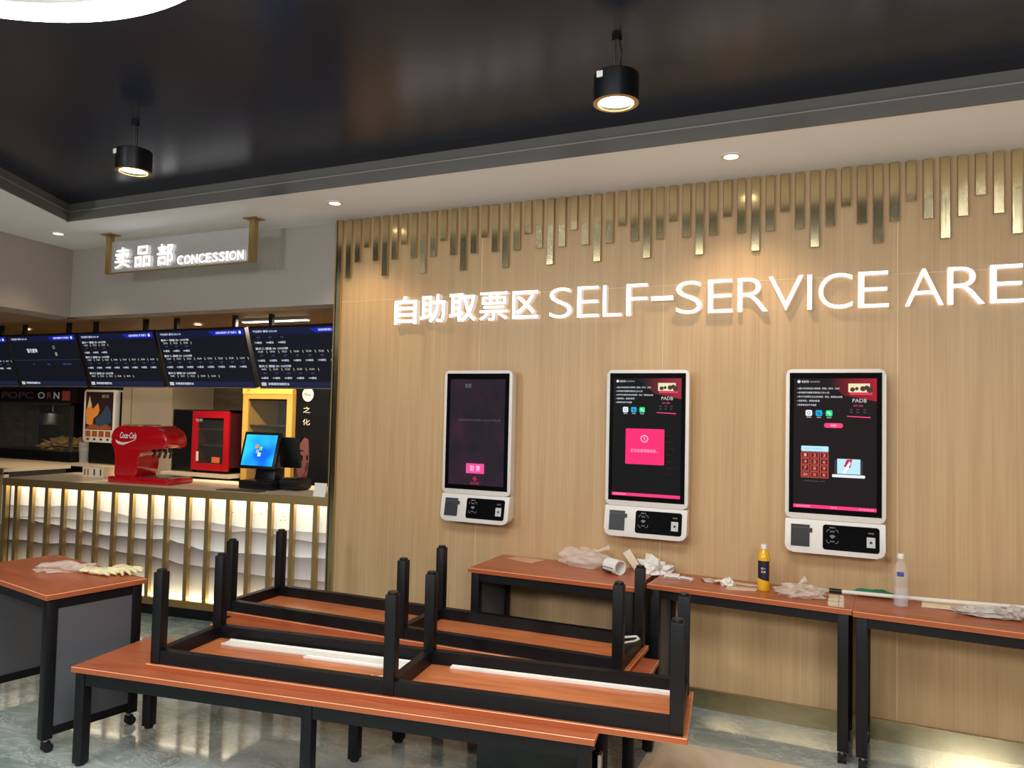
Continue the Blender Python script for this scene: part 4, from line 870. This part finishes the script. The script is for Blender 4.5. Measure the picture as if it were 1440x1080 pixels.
# ---- loose things on the tables
TZ = 0.7505
def flat(name, label, cat, pts, z, m, th=0.0015, group=None, curl=0.0):
    cx = sum(p[0] for p in pts) / len(pts); cy = sum(p[1] for p in pts) / len(pts)
    b = MB(); b.prism([(p[0] - cx, p[1] - cy) for p in pts], 0, th, m)
    if curl:
        bmesh.ops.subdivide_edges(b.bm, edges=b.bm.edges[:], cuts=4, use_grid_fill=True)
        for v_ in b.bm.verts: v_.co.z += curl * abs(noise.noise(Vector((v_.co.x * 14, v_.co.y * 14, cx * 5))))
    o = b.build(name); o.location = (cx, cy, z); return tag(o, label, cat, group)
flat('paper_sheet', 'thin pinkish sheet lying at the left end of the first wall table', 'paper', [(-1.95, -0.13), (-1.92, -0.03), (-1.715, -0.06), (-1.75, -0.20)], TZ, mat('pink_sheet', rgb(206, 160, 138), 0.6))
def bag(name, label, loc, d, seed, knot=None, amp=0.25, m=M_BAG):
    t = thing(name, label, 'plastic bag', loc)
    b = MB(); b.blob((0, 0, d[2] * 0.55), d, m, 4, amp, 2.4, seed, flat=-d[2] * 0.55); b.build('bag_body', t, 80)
    if knot:
        b = MB(); b.tube(knot, [0.02, 0.008, 0.012, 0.02], m, 8); b.build('bag_handle', t, 60)
    return t
bag('plastic_bag', 'puffed translucent bag on the first wall table, left of the paper roll', (-1.45, -0.105, TZ), (0.16, 0.085, 0.07), 1, [(0.06, 0.0, 0.09), (0.1, 0.0, 0.1), (0.13, 0.005, 0.115), (0.16, 0.01, 0.125)])
rt = thing('label_roll', 'short roll of printed labels lying on the first wall table', 'paper roll', (-1.225, -0.225, TZ + 0.042), math.radians(-35))
b = MB(); n = 28
for (r0, r1, xa, xb, mm) in ((0.042, 0.036, -0.055, 0.055, M_PAPER),):
    for k in range(n):
        a, c = 2 * PI * k / n, 2 * PI * (k + 1) / n
        P_ = lambda x, r, t: (x, r * math.cos(t), r * math.sin(t))
        b.poly([P_(xa, r0, a), P_(xb, r0, a), P_(xb, r0, c), P_(xa, r0, c)], mm); b.poly([P_(xa, r1, a), P_(xb, r1, a), P_(xb, r1, c), P_(xa, r1, c)], mm)
        for x in (xa, xb): b.poly([P_(x, r0, a), P_(x, r1, a), P_(x, r1, c), P_(x, r0, c)], mm)
b.build('paper', rt, 30)
b = MB(); b.bb(-0.056, 0.02, -0.0435, -0.034, -0.03, -0.022, M_PRINT); b.bb(-0.05, 0.04, -0.0432, -0.04, -0.005, -0.002, M_PRINT); b.build('printed_band', rt)
def crumple(label, loc, d, seed, m=M_PAPER, amp=0.9):
    b = MB(); b.blob((0, 0, d[2] * 0.5), d, m, 3, amp, 3.0, seed, flat=-d[2] * 0.5); o = b.build('crumpled_paper', None, False); o.location = loc
    return tag(o, label, 'paper', 'crumpled paper on the wall tables')
crumple('crumpled grey paper heap between the first and second wall tables', (-1.02, -0.085, TZ), (0.085, 0.055, 0.055), 3)
b = MB(); b.box((0, 0, 0.055), (0.05, 0.006, 0.13), M_PAPERC, Matrix.Rotation(-0.6, 3, 'Y')); b.box((0.09, 0.01, 0.05), (0.035, 0.006, 0.11), M_PAPERC, Matrix.Rotation(0.12, 3, 'Y'))
for v_ in b.bm.verts: v_.co.z = max(v_.co.z, 0.0)
o = tag(b.build('torn_wrapper'), 'torn upright paper wrapper at the right end of the first wall table', 'paper'); o.location = (-1.16, -0.075, TZ)
def carton(label, loc, d, rz):
    b = MB(); b.bb(-d[0] / 2, d[0] / 2, -d[1] / 2, d[1] / 2, 0, d[2], M_PAPER, 0.002, 1); b.bb(-d[0] / 2 + 0.005, d[0] / 2 - 0.005, -d[1] / 2 - 0.0004, -d[1] / 2, 0.004, 0.008, M_PRINT)
    o = b.build('small_carton'); o.location = loc; o.rotation_euler = (0, 0, rz); return tag(o, label, 'carton', 'small white cartons')
carton('larger white small carton at the left end of the second wall table', (-0.905, -0.165, TZ), (0.085, 0.05, 0.022), 0.1)
carton('smaller white carton, second from the left end of the second wall table', (-0.82, -0.185, TZ), (0.075, 0.03, 0.016), -0.35)
flat('leaflet', 'grey leaflet lying left of the paper ball on the second wall table', 'paper', [(-0.76, -0.1), (-0.70, -0.08), (-0.655, -0.17), (-0.72, -0.185)], TZ, M_RAG, curl=0.012)
flat('leaflet', 'cream leaflet folded beside the grey one on the second wall table', 'paper', [(-0.70, -0.13), (-0.64, -0.11), (-0.60, -0.165), (-0.665, -0.195)], TZ + 0.0035, M_PAPERC, curl=0.02)
crumple('small crumpled paper ball left of the ticket strips on the second wall table', (-0.595, -0.2, TZ), (0.033, 0.027, 0.026), 8, M_PAPER, 0.7)
def ticket(label, cx, cy, rz, z, name='ticket_strip'):
    b = MB(); b.bb(-0.075, 0.075, -0.022, 0.022, 0, 0.002, M_PAPERC)
    for i in range(3): b.bb(-0.07, 0.07, -0.014 + 0.012 * i, -0.0115 + 0.012 * i, 0.002, 0.0023, M_PRINT)
    o = b.build(name); o.location = (cx, cy, z); o.rotation_euler = (0, 0, rz); return tag(o, label, 'ticket', 'printed ticket strips')
ticket('ticket strip lying at the foot of the yellow bottle, lower of two', -0.52, -0.265, 0.3, TZ)
ticket('ticket strip lying across the lower strip by the yellow bottle', -0.515, -0.243, 0.05, TZ + 0.003)
ticket('ticket strip behind the paper ball on the second wall table', -0.5, -0.125, -0.1, TZ)
for i in range(3):
    b = MB(); b.bb(-0.036, 0.036, -0.04, 0.04, 0, 0.003, M_PAPERC); b.bb(0.012, 0.014, -0.04, 0.04, 0.003, 0.0033, M_PRINT); b.bb(-0.034, 0.034, -0.036, -0.032, 0.003, 0.0033, M_PRINT)
    o = b.build('paper_slip'); o.location = (-0.055, -0.365 + 0.088 * i, TZ); o.rotation_euler = (0, 0, 0.05)
    tag(o, 'cream printed slip at the seam of the wall tables, %s' % ('nearest the front edge', 'middle of three in line', 'nearest the pole')[i], 'paper', 'cream slips by the table seam')
# bottles
jb = thing('juice_bottle', 'yellow juice bottle with dark label and white cap', 'bottle', (-0.408, -0.215, TZ))
MJ = mat('yellow_juice', rgb(232, 176, 30), 0.2, coat=0.4)
MB().lathe([(0, 0), (0.029, 0), (0.032, 0.006), (0.032, 0.06), (0.029, 0.075), (0.032, 0.09), (0.032, 0.165), (0.028, 0.19), (0.016, 0.212), (0.014, 0.22), (0, 0.22)], MJ, 28).build('body', jb, 40)
MB().lathe([(0.0142, 0.0), (0.0165, 0.001), (0.0165, 0.022), (0.015, 0.025), (0, 0.025)], M_PLASTW, 24, (0, 0, 0.216)).build('cap', jb, 40)
b = MB()
for k in range(10):
    a0, a1 = math.radians(-150 + 12 * k), math.radians(-150 + 12 * (k + 1)); z0 = 0.05 + 0.0025 * (9 - k) * 0.6; z1 = 0.158
    P_ = lambda a, z: (0.0328 * math.cos(a), 0.0328 * math.sin(a), z)
    b.poly([P_(a0, z0 + 0.003), P_(a1, z0), P_(a1, z1), P_(a0, z1 - 0.002)], mat('bottle_label', rgb(34, 28, 54), 0.4) if k == 0 else b.mats[0])
b.text('美汁', -0.012, 0.012, 0.112, 0.124, -0.0336, M_PAPER, res=2); b.text('鲜橙', -0.010, 0.012, 0.095, 0.106, -0.0336, M_PAPER, res=2); b.build('label', jb, 40)
wb = thing('water_bottle', 'clear water bottle with white cap, half empty, standing on the right wall table', 'bottle', (0.238, -0.235, TZ))
MB().lathe([(0, 0.004), (0.026, 0), (0.033, 0.006), (0.033, 0.09), (0.028, 0.105), (0.033, 0.12), (0.033, 0.17), (0.026, 0.2), (0.0145, 0.225), (0.0135, 0.235), (0, 0.235)], M_PET, 28).build('body', wb, 40)
MB().lathe([(0, 0.006), (0.0315, 0.006), (0.0315, 0.085), (0, 0.085)], mat('water', (0.8, 0.88, 0.96, 1), 0.02, alpha=0.14), 24).build('water', wb, 40)
MB().lathe([(0.0142, 0.0), (0.0165, 0.001), (0.0165, 0.022), (0.015, 0.025), (0, 0.025)], M_PLASTW, 24, (0, 0, 0.232)).build('cap', wb, 40)
b = MB()
for k in range(5):
    a0, a1 = math.radians(-125 + 11 * k), math.radians(-125 + 11 * (k + 1)); P_ = lambda a, z, s=0.0335: (s * math.cos(a), s * math.sin(a), z)
    b.poly([P_(a0, 0.15), P_(a1, 0.15), P_(a1, 0.172), P_(a0, 0.172)], b.mats[0] if b.mats else mat('blue_label', rgb(70, 80, 150), 0.4))
b.build('label', wb)
bag('plastic_bag', 'flat crumpled translucent bag on the second wall table, right of the yellow bottle', (-0.225, -0.245, TZ), (0.125, 0.09, 0.038), 5, [(-0.01, 0.03, 0.035), (0.0, 0.04, 0.055), (0.01, 0.05, 0.068), (0.025, 0.055, 0.075)], 0.4)
# mop pole, green cloth, flat mop head and rag on the right table
mp_ = thing('mop', 'white-handled mop lying along the back of the right wall table', 'mop', (0, 0, 0))
b = MB(); b.tube([(-0.03, -0.14, TZ + 0.02), (0.25, -0.125, TZ + 0.021), (0.9, -0.085, TZ + 0.03)], 0.0105, M_PLASTW, 12); b.build('pole', mp_, 50)
b = MB(); b.tube([(-0.09, -0.143, TZ + 0.02), (-0.03, -0.14, TZ + 0.02)], 0.013, M_BLACKP, 12); b.build('grip', mp_, 50)
b = MB(); b.blob((0, 0, 0.012), (0.1, 0.028, 0.022), M_GREEN, 3, 0.4, 4, 3, flat=-0.01)
o = tag(b.build('green_cloth', None, 60), 'folded green cloth at the back of the wall tables behind the pole', 'cloth'); o.location = (0.12, -0.075, TZ)
flat('white_board', 'cream cardboard sheet lying under the pole on the right wall table', 'cardboard', [(0.33, -0.20), (0.345, -0.03), (0.62, -0.045), (0.66, -0.19), (0.56, -0.215)], TZ, M_PAPERC, 0.004, curl=0.005)
b = MB(); b.blob((0, 0, 0.018), (0.13, 0.035, 0.028), M_RAG, 4, 0.6, 4, 6, flat=-0.014); b.blob((0.11, 0.0, 0.03), (0.04, 0.04, 0.035), M_RAG, 3, 0.7, 4, 9, flat=-0.026)
o = tag(b.build('cleaning_rag', None, 60), 'twisted grey rag on the right wall table at the picture edge', 'rag'); o.location = (0.60, -0.26, TZ)
# on the left table
t = bag('plastic_bag', 'long twisted clear bag on the left table beside the gloves', (-3.86, -1.69, TZ), (0.15, 0.05, 0.03), 12, None, 0.5)
t.rotation_euler = (0, 0, 0.55)
def glove(label, loc, rz, seed):
    g = thing('latex_glove', label, 'glove', loc, rz, 'cream latex gloves')
    b = MB(); b.blob((0, 0, 0.014), (0.06, 0.045, 0.018), M_LATEX, 3, 0.2, 3, seed, flat=-0.012); b.build('palm', g, 60)
    for i, (dy, ln, an) in enumerate(((-0.034, 0.075, -0.22), (-0.012, 0.09, -0.05), (0.012, 0.085, 0.08), (0.034, 0.07, 0.25))):
        x0, x1 = 0.04, 0.04 + ln
        MB().tube([(x0, dy, 0.014), ((x0 + x1) / 2, dy + math.tan(an) * ln * 0.4, 0.018), (x1, dy + math.tan(an) * ln, 0.012)], [0.013, 0.011, 0.007], M_LATEX, 10).build('finger', g, 60)
    MB().tube([(0.0, 0.035, 0.013), (0.03, 0.065, 0.014), (0.055, 0.075, 0.011)], [0.014, 0.012, 0.008], M_LATEX, 10).build('thumb', g, 60)
    MB().tube([(-0.04, 0, 0.014), (-0.09, 0.005, 0.014)], [0.036, 0.042], M_LATEX, 12).xform(Matrix.Diagonal((1, 1, 0.32, 1)) @ Matrix.Translation((0, 0, 0.028))).build('cuff', g, 60)
glove('cream latex glove on the left table, nearer the bag', (-3.655, -1.645, TZ), 0.15, 21)
glove('cream latex glove at the right corner of the left table', (-3.575, -1.55, TZ + 0.001), -0.35, 23)
